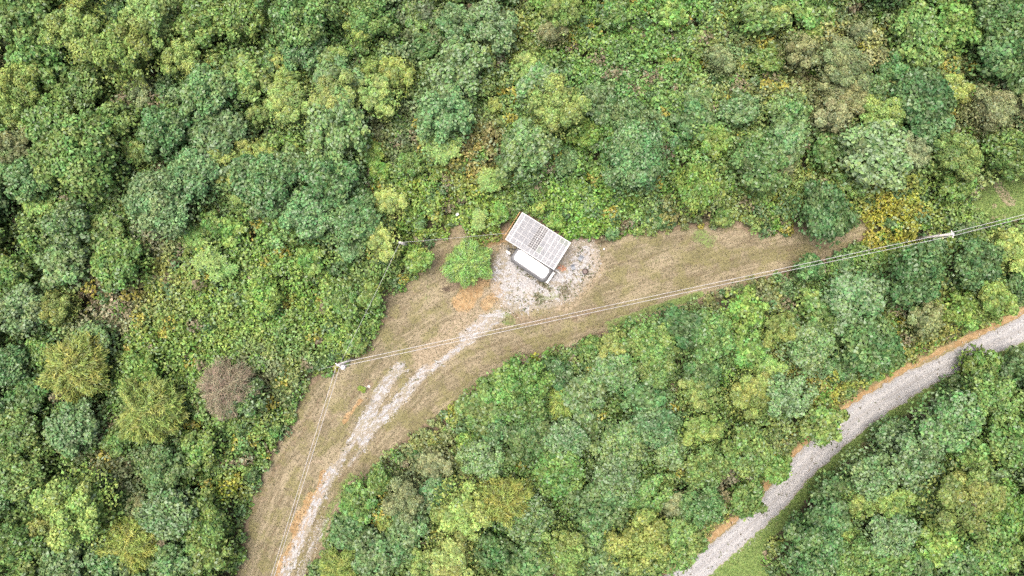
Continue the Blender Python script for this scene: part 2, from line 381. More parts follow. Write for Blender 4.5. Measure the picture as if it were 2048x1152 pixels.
# gravel sheets: cells of crushed stone where the mask holds, 6 mm above the soil
def gravel_mat(name, lo, hi, spk):
    t = NT(name); p = t.pos()
    vo = t.n('ShaderNodeTexVoronoi'); vo.inputs['Scale'].default_value = 9.0; t.l(p, vo.inputs['Vector'])
    vs_ = t.sep(vo.outputs['Color']); n = t.noise(p, 0.6, 4, .6); n2 = t.noise(p, 3.5, 5, .75)
    c = t.mix(vs_[0], lo, hi); c = t.mix(t.ramp(n, .4, .65, 0, .35), c, (0.27, 0.24, 0.2)); c = t.mix(t.ramp(n2, .6, .72, 0, spk), c, (0.16, 0.135, 0.1))
    t.l(c, t.b.inputs['Base Color']); t.b.inputs['Roughness'].default_value = 0.95; t.b.inputs['Specular IOR Level'].default_value = 0.2
    t.bump(vo.outputs['Distance'], 0.5, 0.05); return t.m
M['gravel'] = gravel_mat('crushed_stone', (0.165, 0.166, 0.166), (0.34, 0.342, 0.343), .6)
M['road'] = gravel_mat('road_stone', (0.175, 0.173, 0.171), (0.285, 0.281, 0.279), .25)
def cell_sheet(name, x0, x1, y0, y1, step, keep, mat, label, lift=0.008):
    X, Y = np.meshgrid(np.arange(x0, x1, step), np.arange(y0, y1, step)); k = keep(X + step / 2, Y + step / 2)[:-1, :-1]
    jx = (rng.random(X.shape) - .5) * step * .6; jy = (rng.random(X.shape) - .5) * step * .6
    gx = (X + jx - 1024) * MPP; gy = (576 - Y - jy) * MPP; v = np.stack([gx, gy, gz(gx, gy) + lift + rng.random(X.shape) * .012], -1).reshape(-1, 3)
    n = X.shape[1]; i, j = np.nonzero(k); q = i * n + j; f = np.stack([q + n, q + n + 1, q + 1, q], -1)
    u, inv = np.unique(f, return_inverse=True)
    return tag(link(name, np_mesh(name, v[u], inv.reshape(f.shape), mat)), label, kind='structure')
def pad_keep(X, Y):
    w = (fbm(X / 19, Y / 19, 21) - .5) * 52; s = sd_poly(X, Y, PAD) + w
    fine = fbm(X / 4.5, Y / 4.5, 33, 3); big = fbm(X / 16, Y / 16, 41)
    weeds = strokes(X, Y, [([(1060,548),(1100,578)], 7, .5), ([(1080,596)], 10, .9), ([(1130,575),(1127,590)], 10, .8), ([(1100,562),(1112,568)], 7, .7), ([(1122,515),(1140,498),(1125,535)], 13, .85), ([(1176,553)], 6, .5)])
    return (s < 0) & (fine > .30 + .46 * sm(-s, 34, 0) + weeds * .5 + np.where(big > .58, .14, 0) * sm(Y, 555, 600))
cell_sheet('gravel_pad', 960, 1215, 465, 640, 1.4, pad_keep, M['gravel'], 'pale crushed stone pad around the trailer and shelter')
def track_keep(X, Y):
    w = (fbm(X / 12, Y / 12, 51) - .5) * 14; m = strokes(X + w, Y + w, TRACK)
    d, al, sg = d_line(X, Y, PATH_MAIN)
    fine = fbm(al / 9, d * sg / 3.2, 63, 4)
    return (m > .05) & (fine > .50 + (1 - m) * .32)
cell_sheet('gravel_track', 520, 1020, 620, 1240, 1.5, track_keep, M['gravel'], 'thin broken strips of pale stone along the mown track')

# the gravel road: a strip with ragged edges
t = NT('lane_stone'); p = t.pos(); vo = t.n('ShaderNodeTexVoronoi'); vo.inputs['Scale'].default_value = 9.0; t.l(p, vo.inputs['Vector'])
la = t.sep(t.attr('lane').outputs['Color']); n1 = t.noise(p, .5, 4, .6); n2 = t.noise(p, 3.0, 5, .75)
c = t.mix(t.sep(vo.outputs['Color'])[0], (.165, .168, .172), (.285, .29, .296))
off_ = t.math('ABSOLUTE', t.math('SUBTRACT', la[0], t.math('ADD', .42, t.math('MULTIPLY', t.math('SUBTRACT', n1, .5), .25))))
c = t.mix(t.ramp(off_, .22, .03, 0, .6), c, (.29, .288, .284))                       # packed wheel paths
c = t.mix(t.ramp(la[0], .22, .0, 0, .45), c, (.2, .19, .178)); c = t.mix(t.math('MULTIPLY', t.ramp(la[0], .72, 1.0), t.ramp(n2, .42, .6, .1, .9)), c, (.19, .165, .12))
c = t.mix(t.ramp(n2, .62, .73, 0, .35), c, (.12, .11, .09)); t.l(c, t.b.inputs['Base Color']); t.b.inputs['Roughness'].default_value = .95; t.bump(vo.outputs['Distance'], .5, .05); M['road'] = t.m
def road_mesh():
    P = np.array(smooth_pts(ROAD, 40)); T = np.gradient(P, axis=0); T /= np.linalg.norm(T, axis=1, keepdims=True); Nn = np.stack([-T[:, 1], T[:, 0]], 1)
    s = np.cumsum(np.r_[0, np.linalg.norm(np.diff(P, axis=0), axis=1)]); m = 13; vv = []
    for k in range(m):
        f = k / (m - 1) * 2 - 1; hw = 25 + 3.5 * np.sin(s / 90) + (fbm(s / 9, np.full_like(s, 7.0 + (f > 0) * 40), 71) - .5) * 9
        q = P + Nn * (f * hw)[:, None]; x = (q[:, 0] - 1024) * MPP; y = (576 - q[:, 1]) * MPP
        vv.append(np.stack([x, y, gz(x, y) + .012 + .05 * (1 - f * f)], 1))
    v = np.stack(vv, 1); n = len(P); i = (np.arange(n - 1)[:, None] * m + np.arange(m - 1)[None]).ravel()
    return np_mesh('road', v.reshape(-1, 3), np.stack([i, i + 1, i + m + 1, i + m], -1)[:, ::-1], M['road'], {'lane': np.tile(np.abs(np.linspace(-1, 1, m))[:, None] * np.array([[1, 1, 1, 0]]) + np.array([[0, 0, 0, 1]]), (n, 1))}, True)
tag(link('road', road_mesh()), 'pale gravel lane curving between clay bank and grass verge', kind='structure')

# ------------------------------------------------------------------ loose stones, dry blades, weeds: scattered stuff
def scatter_stones(name, pts, lo, hi, mat, label):
    n = len(pts); base = np.array([(1, 0, 0), (0, 1, 0), (-1, 0, 0), (0, -1, 0), (0, 0, 1)], float)
    r = rng.uniform(lo, hi, n); v = base[None] * r[:, None, None] * rng.uniform(.7, 1.3, (n, 5, 3)); v[:, 4, 2] *= .7
    ang = rng.uniform(0, 6.28, n); ca, sa_ = np.cos(ang), np.sin(ang)
    x = v[..., 0] * ca[:, None] - v[..., 1] * sa_[:, None]; y = v[..., 0] * sa_[:, None] + v[..., 1] * ca[:, None]
    gx = (pts[:, 0] - 1024) * MPP; gy = (576 - pts[:, 1]) * MPP
    vv = np.stack([x + gx[:, None], y + gy[:, None], v[..., 2] + gz(gx, gy)[:, None] + .006], -1)
    f = np.array([(0, 1, 4), (1, 2, 4), (2, 3, 4), (3, 0, 4)])[None] + (np.arange(n) * 5)[:, None, None]
    return tag(link(name, np_mesh(name, vv.reshape(-1, 3), f.reshape(-1, 3), mat)), label, kind='stuff')
t = NT('loose_stone'); rnd = t.n('ShaderNodeNewGeometry').outputs['Random Per Island']
t.l(t.mix(rnd, (0.11, 0.106, 0.098), (0.36, 0.352, 0.34)), t.b.inputs['Base Color']); t.b.inputs['Roughness'].default_value = .95; M['loose'] = t.m
cand = np.stack([rng.uniform(520, 1210, 150000), rng.uniform(470, 1180, 150000)], 1)
w_ = (fbm(cand[:, 0] / 12, cand[:, 1] / 12, 51) - .5) * 14
score = np.maximum(strokes(cand[:, 0] + w_, cand[:, 1] + w_, TRACK), .9 * (1 - sm(sd_poly(cand[:, 0], cand[:, 1], PAD) + w_, -14, 16)))
scatter_stones('loose_gravel', cand[rng.random(len(cand)) < score * .5], .03, .085, M['loose'], 'loose stones on the pad and track')
P_ = np.array(smooth_pts(ROAD, 40)); sel = rng.integers(0, len(P_) - 1, 9000); off = rng.normal(0, 15, 9000); T_ = np.gradient(P_, axis=0); T_ /= np.linalg.norm(T_, axis=1, keepdims=True)
rp = P_[sel] + T_[sel] * rng.uniform(-3, 3, (9000, 1)) + np.stack([-T_[sel][:, 1], T_[sel][:, 0]], 1) * off[:, None]
rs_ = scatter_stones('road_gravel', rp[np.abs(off) < 30], .03, .085, M['loose'], 'loose stones scattered on the gravel lane'); rs_.location.z = .045

def blades(name, pts, ln, wd, cols, mat, label, lean=1.0):
    n = len(pts); gx = (pts[:, 0] - 1024) * MPP; gy = (576 - pts[:, 1]) * MPP; z = gz(gx, gy)
    a = rng.uniform(0, 6.28, n); l = rng.uniform(.5, 1.3, n) * ln; up = l * rng.uniform(.15, .8, n) / lean; dx, dy = np.cos(a), np.sin(a)
    w = wd * rng.uniform(.6, 1.4, n)
    v = np.stack([np.stack([gx - dy * w, gy + dx * w, z], -1), np.stack([gx + dy * w, gy - dx * w, z], -1), np.stack([gx + dx * l, gy + dy * l, z + up + .02], -1)], 1)
    f = np.arange(n * 3).reshape(-1, 3); c4 = np.repeat(np.c_[cols, np.zeros(n)], 3, 0)
    return tag(link(name, np_mesh(name, v.reshape(-1, 3), f, mat, {'col': c4})), label, kind='stuff')
cand = np.stack([rng.uniform(440, 1760, 260000), rng.uniform(420, 1200, 260000)], 1)
sdc = sd_poly(cand[:, 0], cand[:, 1], CLEAR); bare = np.maximum.reduce([strokes(cand[:, 0], cand[:, 1], TRACK), 1 - sm(sd_poly(cand[:, 0], cand[:, 1], PAD), -8, 8), .7 * strokes(cand[:, 0], cand[:, 1], CLAY)])
cand = cand[(sdc < -2) & (rng.random(len(cand)) > np.maximum(.45, bare * 1.1))]
gm = strokes(cand[:, 0], cand[:, 1], GREEN)[:, None] * .8 + .25 * (fbm(cand[:, 0] / 30, cand[:, 1] / 30, 91) > .55)[:, None]
cc = (1 - gm) * np.array([.172, .148, .093]) + gm * np.array([.10, .12, .04]); cc = cc * rng.uniform(.45, 1.5, (len(cc), 1))
blades('dry_grass', cand, .2, .04, cc, M['brush'], 'short mown straw coloured grass of the clearing')
cand = np.stack([rng.uniform(1400, 2190, 160000), rng.uniform(330, 1230, 160000)], 1); m_ = place_masks(cand[:, 0], cand[:, 1])
lowside = (m_['road_side'] > 0) & (m_['road_d'] > 27) & (m_['road_d'] < 52); upside = (m_['road_side'] < 0) & (m_['road_d'] > 38) & (m_['road_d'] < 62)
kp = lowside | upside | (m_['glade_sd'] < 2) | (m_['verge_sd'] < 2); kp &= m_['road_d'] > 26
cand = cand[kp]; up_ = upside[kp][:, None]
cc = np.where(up_, np.array([[.17, .145, .055]]), np.array([[.11, .18, .045]])) * rng.uniform(.5, 1.5, (len(cand), 1))
blades('verge_grass', cand, .22, .04, cc, M['brush'], 'green grass along the lane and in the glade')

# ------------------------------------------------------------------ leaves
def leaf_quads(pos, nrm, ln, wd, r, tang=None, cup=0.18):
    """one folded leaf spray for each point: base, side, tip, side"""
    n = len(pos); nrm = nrm / np.linalg.norm(nrm, axis=1, keepdims=True)
    tg = r.normal(size=(n, 3)) if tang is None else tang
    tg = tg - nrm * (tg * nrm).sum(1, keepdims=True); tg /= np.linalg.norm(tg, axis=1, keepdims=True) + 1e-9
    bt = np.cross(nrm, tg); L = (ln * r.uniform(.65, 1.35, n))[:, None]; Wd = (wd * r.uniform(.65, 1.35, n))[:, None]
    sh = r.uniform(-.15, .2, (n, 1))
    v = np.stack([pos - tg * L * .5 - nrm * L * cup * .5, pos + bt * Wd * .5 + tg * L * sh + nrm * Wd * cup, pos + tg * L * .5 - nrm * L * cup, pos - bt * Wd * .5 + tg * L * (sh - .05) + nrm * Wd * cup], 1)
    return v.reshape(-1, 3), np.arange(n * 4).reshape(-1, 4)
def hemi(n, r, zmin=-.25):
    z = r.uniform(zmin, 1, n); a = r.uniform(0, 2 * math.pi, n); s = np.sqrt(1 - z * z); return np.stack([s * np.cos(a), s * np.sin(a), z], 1)

def crown(kind, R, seed):
    """crown mesh, centred on its middle; horizontal radius R, vertical semi-axis about 0.85 R"""
    r = np.random.default_rng(seed)
    if kind in ('broad', 'soft'):
        broad = kind == 'broad'; ph = r.uniform(0, 6.28, 4); am = r.uniform(.05, .19, 4)
        K = int((20 + R * 10) if broad else (12 + R * 7))
        az = r.uniform(0, 6.28, K); rr = 1 + sum(am[k] * np.sin((k + 2) * az + ph[k]) for k in range(4))
        q = np.sqrt(r.uniform(0, 1, K)) * (.84 if broad else .82); zz = np.sqrt(1 - q * q) * R * .57 * r.uniform(.65, 1.25, K) - .1 * R
        cs = np.stack([np.cos(az) * q * rr * R, np.sin(az) * q * rr * R, zz], 1); rs = R * r.uniform(.12, .26, K) * (1.2 if R < 2 else 1)
        cs = np.r_[cs, [[0, 0, -.1 * R]]]; rs = np.r_[rs, .6 * R]
        ln, wd = (.46, .33) if broad else (.33, .235)
        n = int((500 if broad else 980) * R ** 1.75) + 260
        li = r.choice(len(cs), n * 2, p=rs ** 2 / (rs ** 2).sum()); d = hemi(n * 2, r, -.3)
        pos = cs[li] + d * (rs[li] * (r.uniform(.6, 1.25, n * 2) if broad else r.uniform(.75, 1.12, n * 2)))[:, None] * np.array([1, 1, .85])
        dd = np.linalg.norm(pos[:, None] - cs[None], axis=2) / rs[None]; dd[np.arange(len(pos)), li] = 9
        ok = dd.min(1) > (.55 if broad else .72); pos, d, li = pos[ok][:n], d[ok][:n], li[ok][:n]
        m_ = len(pos) // 9; a_ = r.uniform(0, 6.28, m_); q_ = R * r.uniform(.6, 1.16, m_)          # loose sprays round the rim
        pos[:m_] = np.stack([np.cos(a_) * q_, np.sin(a_) * q_, -R * r.uniform(.0, .45, m_) * (.5 + q_ / R * .5)], 1)
        nrm = d * .75 + np.array([0, 0, .55]) + r.normal(size=pos.shape) * .42
        v, f = leaf_quads(pos, nrm, ln, wd, r); th = r.random(len(cs)); tv = r.random(len(cs))
        tint = np.stack([th[li], tv[li], np.zeros(len(li)), np.ones(len(li))], 1)
    elif kind in ('willow', 'bare'):
        n = int((1150 if kind == 'willow' else 700) * R ** 1.6) + 300
        d = hemi(n, r, -.1); az = np.arctan2(d[:, 1], d[:, 0]); ph = r.uniform(0, 6.28, 6); am = r.uniform(.03, .1, 6)
        lob = 1 + sum(am[k] * np.sin((k + 2) * az + ph[k] + d[:, 2] * (k - 2)) for k in range(6)) + .14 * np.sin(az * 11 + ph[0] + 6 * d[:, 2]) * np.sin(d[:, 2] * 9 + ph[1])
        pos = d * (R * lob * r.uniform(.3, 1.02, n) ** .55)[:, None] * np.array([1, 1, .8])
        tg = d + np.array([0, 0, .35]) + r.normal(size=pos.shape) * .35; nrm = np.array([0, 0, 1.0]) + d * .3 + r.normal(size=pos.shape) * .5
        v, f = leaf_quads(pos, nrm, .62 if kind == 'willow' else .75, .1 if kind == 'willow' else .045, r, tg, .08)
        g = np.floor((az + 3.2) * 4) + np.floor(d[:, 2] * 4) * 31; tint = np.stack([np.abs(np.sin(g * 12.9)) , np.abs(np.sin(g * 7.3)), np.zeros(n), np.ones(n)], 1)
    else:      # compound fronds radiating from shoot tips
        ps, ns, ts, tn = [], [], [], []
        tips = [np.array([0, 0, .55 * R])] + [np.array([math.cos(a) * q * R, math.sin(a) * q * R, R * r.uniform(.0, .4)]) for a, q in zip(r.uniform(0, 6.28, int(4 + R * 3)), r.uniform(.35, .8, int(4 + R * 3)))]
        for tip in tips:
            tv = r.random()
            for k in range(11):
                a = k / 11 * 6.28 + r.uniform(-.25, .25); fl_ = r.uniform(.75, 1.2); di = np.array([math.cos(a), math.sin(a), .12])
                sd_ = np.array([-math.sin(a), math.cos(a), 0])
                for s in np.linspace(.22, 1, 8):
                    for side in (-1, 1):
                        ps.append(tip + di * s * fl_ - np.array([0, 0, .35 * s * s]) + sd_ * side * .13); ts.append(sd_ * side + di * .5); ns.append((di * .15 + np.array([0, 0, 1])) + r.normal(size=3) * .2); tn.append((tv, r.random()))
        n2 = int(160 * R * R); d = hemi(n2, r, -.2); ps = np.array(list(ps) + list(d * R * r.uniform(.4, .85, (n2, 1)) * np.array([1, 1, .6]) - np.array([0, 0, .25 * R])))
        ns = np.array(list(ns) + list(d + np.array([0, 0, .6]))); ts = np.array(list(ts) + list(r.normal(size=(n2, 3)))); tn = np.array(list(tn) + list(r.random((n2, 2)) * .5))
        v, f = leaf_quads(ps, ns, .34, .15, r, ts, .1); tint = np.c_[tn, np.zeros(len(tn)), np.ones(len(tn))]
    return np_mesh('crown_' + kind, v, f, M['leaf'], {'tint': np.repeat(tint, 4, 0)})

def trunk_mesh(R, h, seed, limbs=7):
    """tapered trunk of height h (to the crown's middle) with limbs rising into a crown of radius R"""
    r = random.Random(seed); mb = MB(); b = .05 + .045 * R
    mb.tube([(0, 0, -.3), (r.uniform(-.1, .1), r.uniform(-.1, .1), h * .4), (r.uniform(-.2, .2), r.uniform(-.2, .2), h), (0, 0, h + R * .45)], [b * 1.35, b, b * .7, b * .2], 7)
    for k in range(limbs):
        a = k / limbs * 6.28 + r.uniform(-.3, .3); z0 = h * r.uniform(.6, .95); q = R * r.uniform(.5, .72); z1 = h + R * r.uniform(-.1, .35)
        mb.tube([(0, 0, z0), (math.cos(a) * q * .45, math.sin(a) * q * .45, z0 + (z1 - z0) * .55), (math.cos(a) * q, math.sin(a) * q, z1)], [b * .55, b * .36, b * .12], 5)
    bmesh.ops.recalc_face_normals(mb.bm, faces=mb.bm.faces); me = bpy.data.meshes.new('trunk'); mb.bm.to_mesh(me); mb.bm.free(); me.materials.append(M['bark']); return me

SIZES = {'broad': (1.5, 2.6, 3.6, 4.8), 'soft': (1.3, 2.2, 3.3), 'willow': (1.5, 3.6), 'bare': (3.2,), 'frond': (1.4, 2.4)}
NVAR = {'broad': 4, 'soft': 3, 'willow': 2, 'bare': 1, 'frond': 2}
PROTO = {}
for kd, ss in SIZES.items():
    for si, R in enumerate(ss):
        hr = 1.15 * R + 2.0
        PROTO[kd, si] = [(crown(kd, R, 1000 + 37 * si + 7 * v + len(kd) * 131), trunk_mesh(R, hr, si * 10 + v, 12 if kd == 'bare' else 7), hr) for v in range(NVAR[kd])]

CODE = {  # leaf colour, share of pale leaf undersides, kind of crown, words
 'G': ((.130, .212, .056), .10, 'broad', 'mid green'), 'D': ((.090, .160, .052), .10, 'broad', 'dark green'), 'B': ((.112, .196, .070), .20, 'broad', 'blue green'),
 'W': ((.130, .216, .076), .42, 'broad', 'silvery green'), 'Y': ((.205, .272, .072), .05, 'soft', 'yellow green'), 'L': ((.15, .255, .056), .06, 'broad', 'bright green'),
 'O': ((.19, .23, .05), .03, 'willow', 'golden olive'), 'K': ((.18, .205, .09), .08, 'soft', 'brownish olive'), 'R': ((.20, .085, .085), .05, 'soft', 'purplish red'),
 'F': ((.18, .285, .07), .05, 'frond', 'pale green'), 'N': ((.22, .165, .12), .08, 'bare', 'grey brown'), 'P': ((.17, .225, .058), .04, 'soft', 'olive green'), 'C': ((.165, .285, .07), .2, 'willow', 'bright green')}
TREES = """
55 45 55 G|160 65 50 Y|225 28 32 B|250 98 60 Y|262 138 27 Y|310 40 50 Y|405 50 45 G|490 40 45 G|370 115 38 Y|430 130 20 Y|493 160 42 G|88 122 55 G|20 80 30 K|45 180 48 Y|20 228 28 Y|170 180 45 G|105 250 48 G|165 312 70 G|228 248 42 G|330 265 52 B|412 190 50 B|335 185 28 B|440 265 50 B|440 312 27 Y|495 305 27 Y|500 350 40 B|470 355 25 Y|390 350 48 B|280 308 25 Y|60 350 45 D|30 290 35 K|280 182 25 K
600 35 62 G|530 30 32 G|608 105 45 B|555 118 16 Y|580 155 27 Y|582 208 38 Y|520 228 24 Y|555 178 18 Y|665 120 26 Y|675 155 42 B|672 193 44 Y|720 62 22 Y|722 92 20 G|745 38 45 G|745 140 24 Y|793 150 32 Y|787 113 15 L|757 190 32 Y|770 228 14 Y|675 258 60 B|522 150 30 B|915 50 42 B|985 55 45 W|918 145 58 W|890 230 50 B|885 290 36 F|982 358 22 F|835 35 30 G|970 175 14 Y|990 210 14 Y|525 310 26 Y|595 305 18 Y|590 332 38 B|548 362 45 B|665 360 50 B|745 310 20 L|820 330 28 G|762 345 18 L|850 95 30 D
1060 135 28 Y|1080 172 40 W|1110 215 52 P|1170 265 32 L|1053 300 58 W|1195 205 38 B|1260 240 45 B|1275 312 62 B|1425 280 32 L|1393 375 46 L|1515 330 48 D|1390 205 25 B|1480 220 35 B|1345 28 25 L|1230 35 30 G|1125 20 35 Y|1105 65 25 K|1522 30 42 G|1380 245 35 D|1310 252 30 B|1130 320 30 D|1440 120 25 K
1548 25 25 Y|1625 70 20 Y|1600 100 32 K|1720 62 22 K|1830 75 52 G|1908 55 42 L|1868 115 26 Y|1995 35 55 D|2012 112 58 D|1790 140 35 D|1838 195 58 D|1902 190 32 Y|1755 235 40 Y|1750 180 30 B|1690 135 45 K|1680 185 40 K|1670 235 35 K|1575 225 38 B|1570 282 40 B|1745 310 60 W|1850 252 42 B|1825 300 35 K|1910 310 42 P|2012 312 50 G|1985 220 42 K|2040 205 30 K|1650 300 35 G|1912 370 35 G|1560 340 25 K|1700 365 35 G|1620 20 38 G|1540 120 28 G
75 398 24 F|320 405 60 B|148 455 52 W|212 465 40 G|240 520 50 G|130 530 40 B|30 550 38 G|45 620 52 W|112 615 35 Y|185 685 38 W|155 735 55 O|290 742 32 L|22 730 45 D|78 705 28 G|430 530 32 F|395 480 22 F|467 465 25 L|425 450 24 G|480 400 22 Y|455 775 50 N|492 798 42 W
675 403 18 Y|715 440 45 B|780 405 25 Y|620 430 45 B|540 402 36 B|760 482 34 Y|580 455 30 G|705 492 25 B|936 527 40 C|958 440 13 F|1000 425 17 L|530 590 32 L|625 520 25 L|740 590 24 G|690 600 30 G|838 520 24 L
1230 690 28 Y|1300 682 45 G|1360 655 44 D|1490 625 40 L|1420 675 45 G|1230 742 45 W|1312 732 45 G|1400 742 40 D|1050 762 48 G|1112 748 30 D|1500 702 35 L
1824 557 60 D|1705 600 52 W|1735 690 55 D|1645 640 42 G|1612 690 48 W|1620 600 20 Y|1950 525 52 D|2012 500 34 Y|1620 535 25 B|1872 502 22 B|1650 425 52 D|1682 730 30 B|1560 660 35 P|1540 742 30 F|1930 620 35 L|1985 600 34 Y|2040 570 32 D|1850 640 32 K
305 820 55 O|150 855 50 B|40 860 50 G|40 952 50 G|155 1018 56 Y|95 1052 34 P|265 1085 46 O|340 1025 50 W|412 1040 45 G|280 1015 24 K|40 1085 45 G|130 1132 40 B|420 1105 40 G|220 1122 40 B|330 932 45 D|400 900 35 G|445 928 12 R|350 1122 40 B|240 880 34 G|60 790 40 D
925 1020 52 Y|1010 1000 52 O|905 1110 42 Y|840 1125 25 Y|965 920 45 W|940 885 25 L|775 1040 18 Y|680 1132 35 O|812 1000 38 K|820 1040 40 B|720 1000 38 G|742 1110 40 B|985 860 35 B|1000 790 40 G|700 1062 38 D|800 1092 35 B|872 985 30 B|958 820 38 G|990 1100 40 D|870 930 28 K|760 960 28 G
1050 808 45 G|1165 792 40 W|1125 802 28 O|1285 792 42 D|1395 788 32 P|1502 790 36 P|1405 858 32 Y|1130 880 50 W|1240 888 50 W|1060 872 45 D|1120 942 48 G|1230 950 52 W|1305 850 45 B|1490 900 52 G|1280 990 45 G|1205 1002 55 D|1332 975 16 Y|1412 930 45 G|1400 1010 45 D|1350 1018 25 K|1280 1085 50 P|1350 1090 50 G|1130 1100 45 Y|1060 1040 45 W|1190 1060 40 B|1210 1130 40 B|1060 1122 40 D|1490 998 34 G|1340 900 35 W|1180 850 30 D|1298 895 10 R|1272 1052 14 R|1120 1140 16 R
1572 790 48 W|1640 850 40 G|1550 936 29 L|1895 845 60 W|1780 875 35 W|1832 915 50 W|1930 915 42 G|1740 950 50 W|1785 1000 35 Y|1720 1000 30 Y|1925 1000 55 P|1850 980 40 B|2002 1010 48 L|1985 968 38 W|1985 795 48 G|2012 880 50 G|1775 1065 52 W|1700 1075 20 Y|1870 1085 40 L|1988 1095 48 G|2035 1085 30 L|1625 1100 56 B|1700 1110 45 G|1775 1135 40 G|1672 985 42 D|1655 1035 42 D|1612 1058 34 D|1960 745 40 G|1912 785 32 D|2040 735 32 D|1830 1130 35 B|1920 1130 40 B
-30 60 50 G|-25 150 40 K|-30 260 45 G|-30 400 45 D|-30 480 45 G|-35 680 50 G|-30 820 50 B|-25 1000 45 D|-30 1110 50 G|60 1190 50 G|150 1200 45 B|280 1190 45 D|390 1190 45 G|700 1200 45 G|790 1195 40 B|890 1200 45 D|1000 1190 45 G|1110 1200 40 W|1220 1200 45 G|1300 1190 40 D|1640 1190 50 W|1740 1200 45 G|1850 1195 45 B|1960 1190 50 G|2080 1180 50 D|2085 1080 45 G|2085 960 50 W|2085 860 45 G|2085 760 40 D|2085 540 40 G|2085 300 50 G|2090 200 45 K|2085 100 50 D|2080 10 50 D|50 -40 50 G|160 -35 45 Y|270 -40 45 B|390 -35 45 G|500 -40 45 G|620 -40 50 G|760 -35 45 B|900 -30 45 G|1000 -35 40 W|1520 -30 40 G|1640 -40 45 G|1760 -35 45 D|1870 -35 45 L|1980 -40 50 D
"""
tree_list = []
for line in TREES.strip().splitlines():
    for tok in line.split('|'):
        a_, b_, r_, k_ = tok.split(); tree_list.append([float(a_), float(b_), float(r_), k_])

LANDMARKS = [(0, 0, 'the top left corner'), (2048, 0, 'the top right corner'), (0, 1152, 'the bottom left corner'), (2048, 1152, 'the bottom right corner'), (1063, 527, 'the white trailer'),
             (680, 730, 'the transformer pole'), (1850, 475, 'the rightmost power pole'), (1382, 1152, "the lane's lower end"), (455, 775, 'the leafless brown tree'), (1024, 0, "the top edge's middle"), (0, 576, "the left edge's middle")]
ORD = ['nearest', 'second', 'third', 'fourth', 'fifth', 'sixth', 'seventh', 'eighth', 'ninth', 'tenth', 'eleventh', 'twelfth'] + ['%dth' % k for k in range(13, 80)]
KINDWORD = {'broad': 'broadleaf', 'soft': 'fine leaved', 'willow': 'feathery', 'bare': 'leafless', 'frond': 'frond leaved'}
def ordinal_labels(items, noun):
    """items [px, py, code, sizeword]; each label counts out from the nearest landmark among its own colour"""
    groups = {}
    for i, (px, py, code, sw) in enumerate(items):
        d = [math.hypot(px - a, py - b) for a, b, _ in LANDMARKS]; k = int(np.argmin(d)); groups.setdefault((k, CODE[code][3]), []).append((d[k], i))
    out = [None] * len(items)
    for (k, word), lst in groups.items():
        for n, (_, i) in enumerate(sorted(lst)):
            kw = KINDWORD[CODE[items[i][2]][2]]
            out[i] = f"{items[i][3]} {word} {kw} {noun}, {ORD[n]} {word} one from {LANDMARKS[k][2]}"
    return out
def open_ground(px, py, slack=0.0):
    m = place_masks(px, py)
    o = (m['clear_sd'] < -slack) | (m['glade_sd'] < -slack) | (m['verge_sd'] < -slack)
    rd = np.where(m['road_side'] < 0, m['road_d'] < 50 - slack, m['road_d'] < 50 - slack)
    return o | rd
def plant(name, px, py, rpx, code, seed, hscale=1.0, shrub=False):
    colr, alpha, kd, _ = CODE[code]; r = random.Random(seed)
    if kd == 'willow' and rpx > 60: kd = 'broad'
    rm = rpx * MPP * 1.06; zc = (1.1 * rm + 1.6) * hscale * r.uniform(.9, 1.12)
    if shrub: zc = rm * .5
    for _ in range(14):
        x, y, _ = W(px, py, zc)
        if shrub or not open_ground(np.array([1024 + x / MPP]), np.array([576 - y / MPP]), 4.0)[0] or px == 936: break
        zc *= .93
    rm *= (H - zc) / H; sz = SIZES[kd]; si = int(np.argmin([abs(math.log(rm / s)) for s in sz]))
    cr, tk, hr = r.choice(PROTO[kd, si]); s = rm / sz[si]; z0 = float(gz(x, y)); rz = r.uniform(0, 6.28)
    e = empty(name, (x, y, z0), rz)
    c = link('crown', cr, e, (0, 0, zc)); c.scale = (s * r.uniform(.84, 1.14), s * r.uniform(.84, 1.14), s * r.uniform(.85, 1.15))
    j = lambda: r.uniform(.9, 1.08); v_ = r.uniform(.88, 1.14)
    c.color = (colr[0] * v_ * j(), colr[1] * v_, colr[2] * v_ * j(), alpha * r.uniform(.7, 1.3))
    tk_o = link('trunk', tk, e); tk_o.scale = (s, s, zc / hr)
    return e
def szw(r): return 'broad' if r >= 48 else 'medium' if r >= 32 else 'small' if r >= 20 else 'tiny'
lab = ordinal_labels([(a, b, k, szw(r)) for a, b, r, k in tree_list], 'tree')
for i, (px, py, r, k) in enumerate(tree_list):
    south = (px > 1000 and py > 640) or (px > 1500 and py > 500)
    hs = 1.3 if (px > 1560 and py > 760) else 1.12 if south else 1.0
    if k in 'YKP': hs *= 1.22; r *= 1.1
    if px == 936: hs = .5
    tr = plant('bare_tree' if k == 'N' else 'tree', px, py, r, k, 500 + i, hs)
    L_ = lab[i]
    if k == 'N': L_ = 'leafless grey brown twiggy tree beside a silvery green one'
    if px == 936: L_ = 'lone bright green tree standing in the clearing beside the trailer'
    tag(tr, L_, 'tree', None if k == 'N' or px == 936 else 'trees of the surrounding wood')

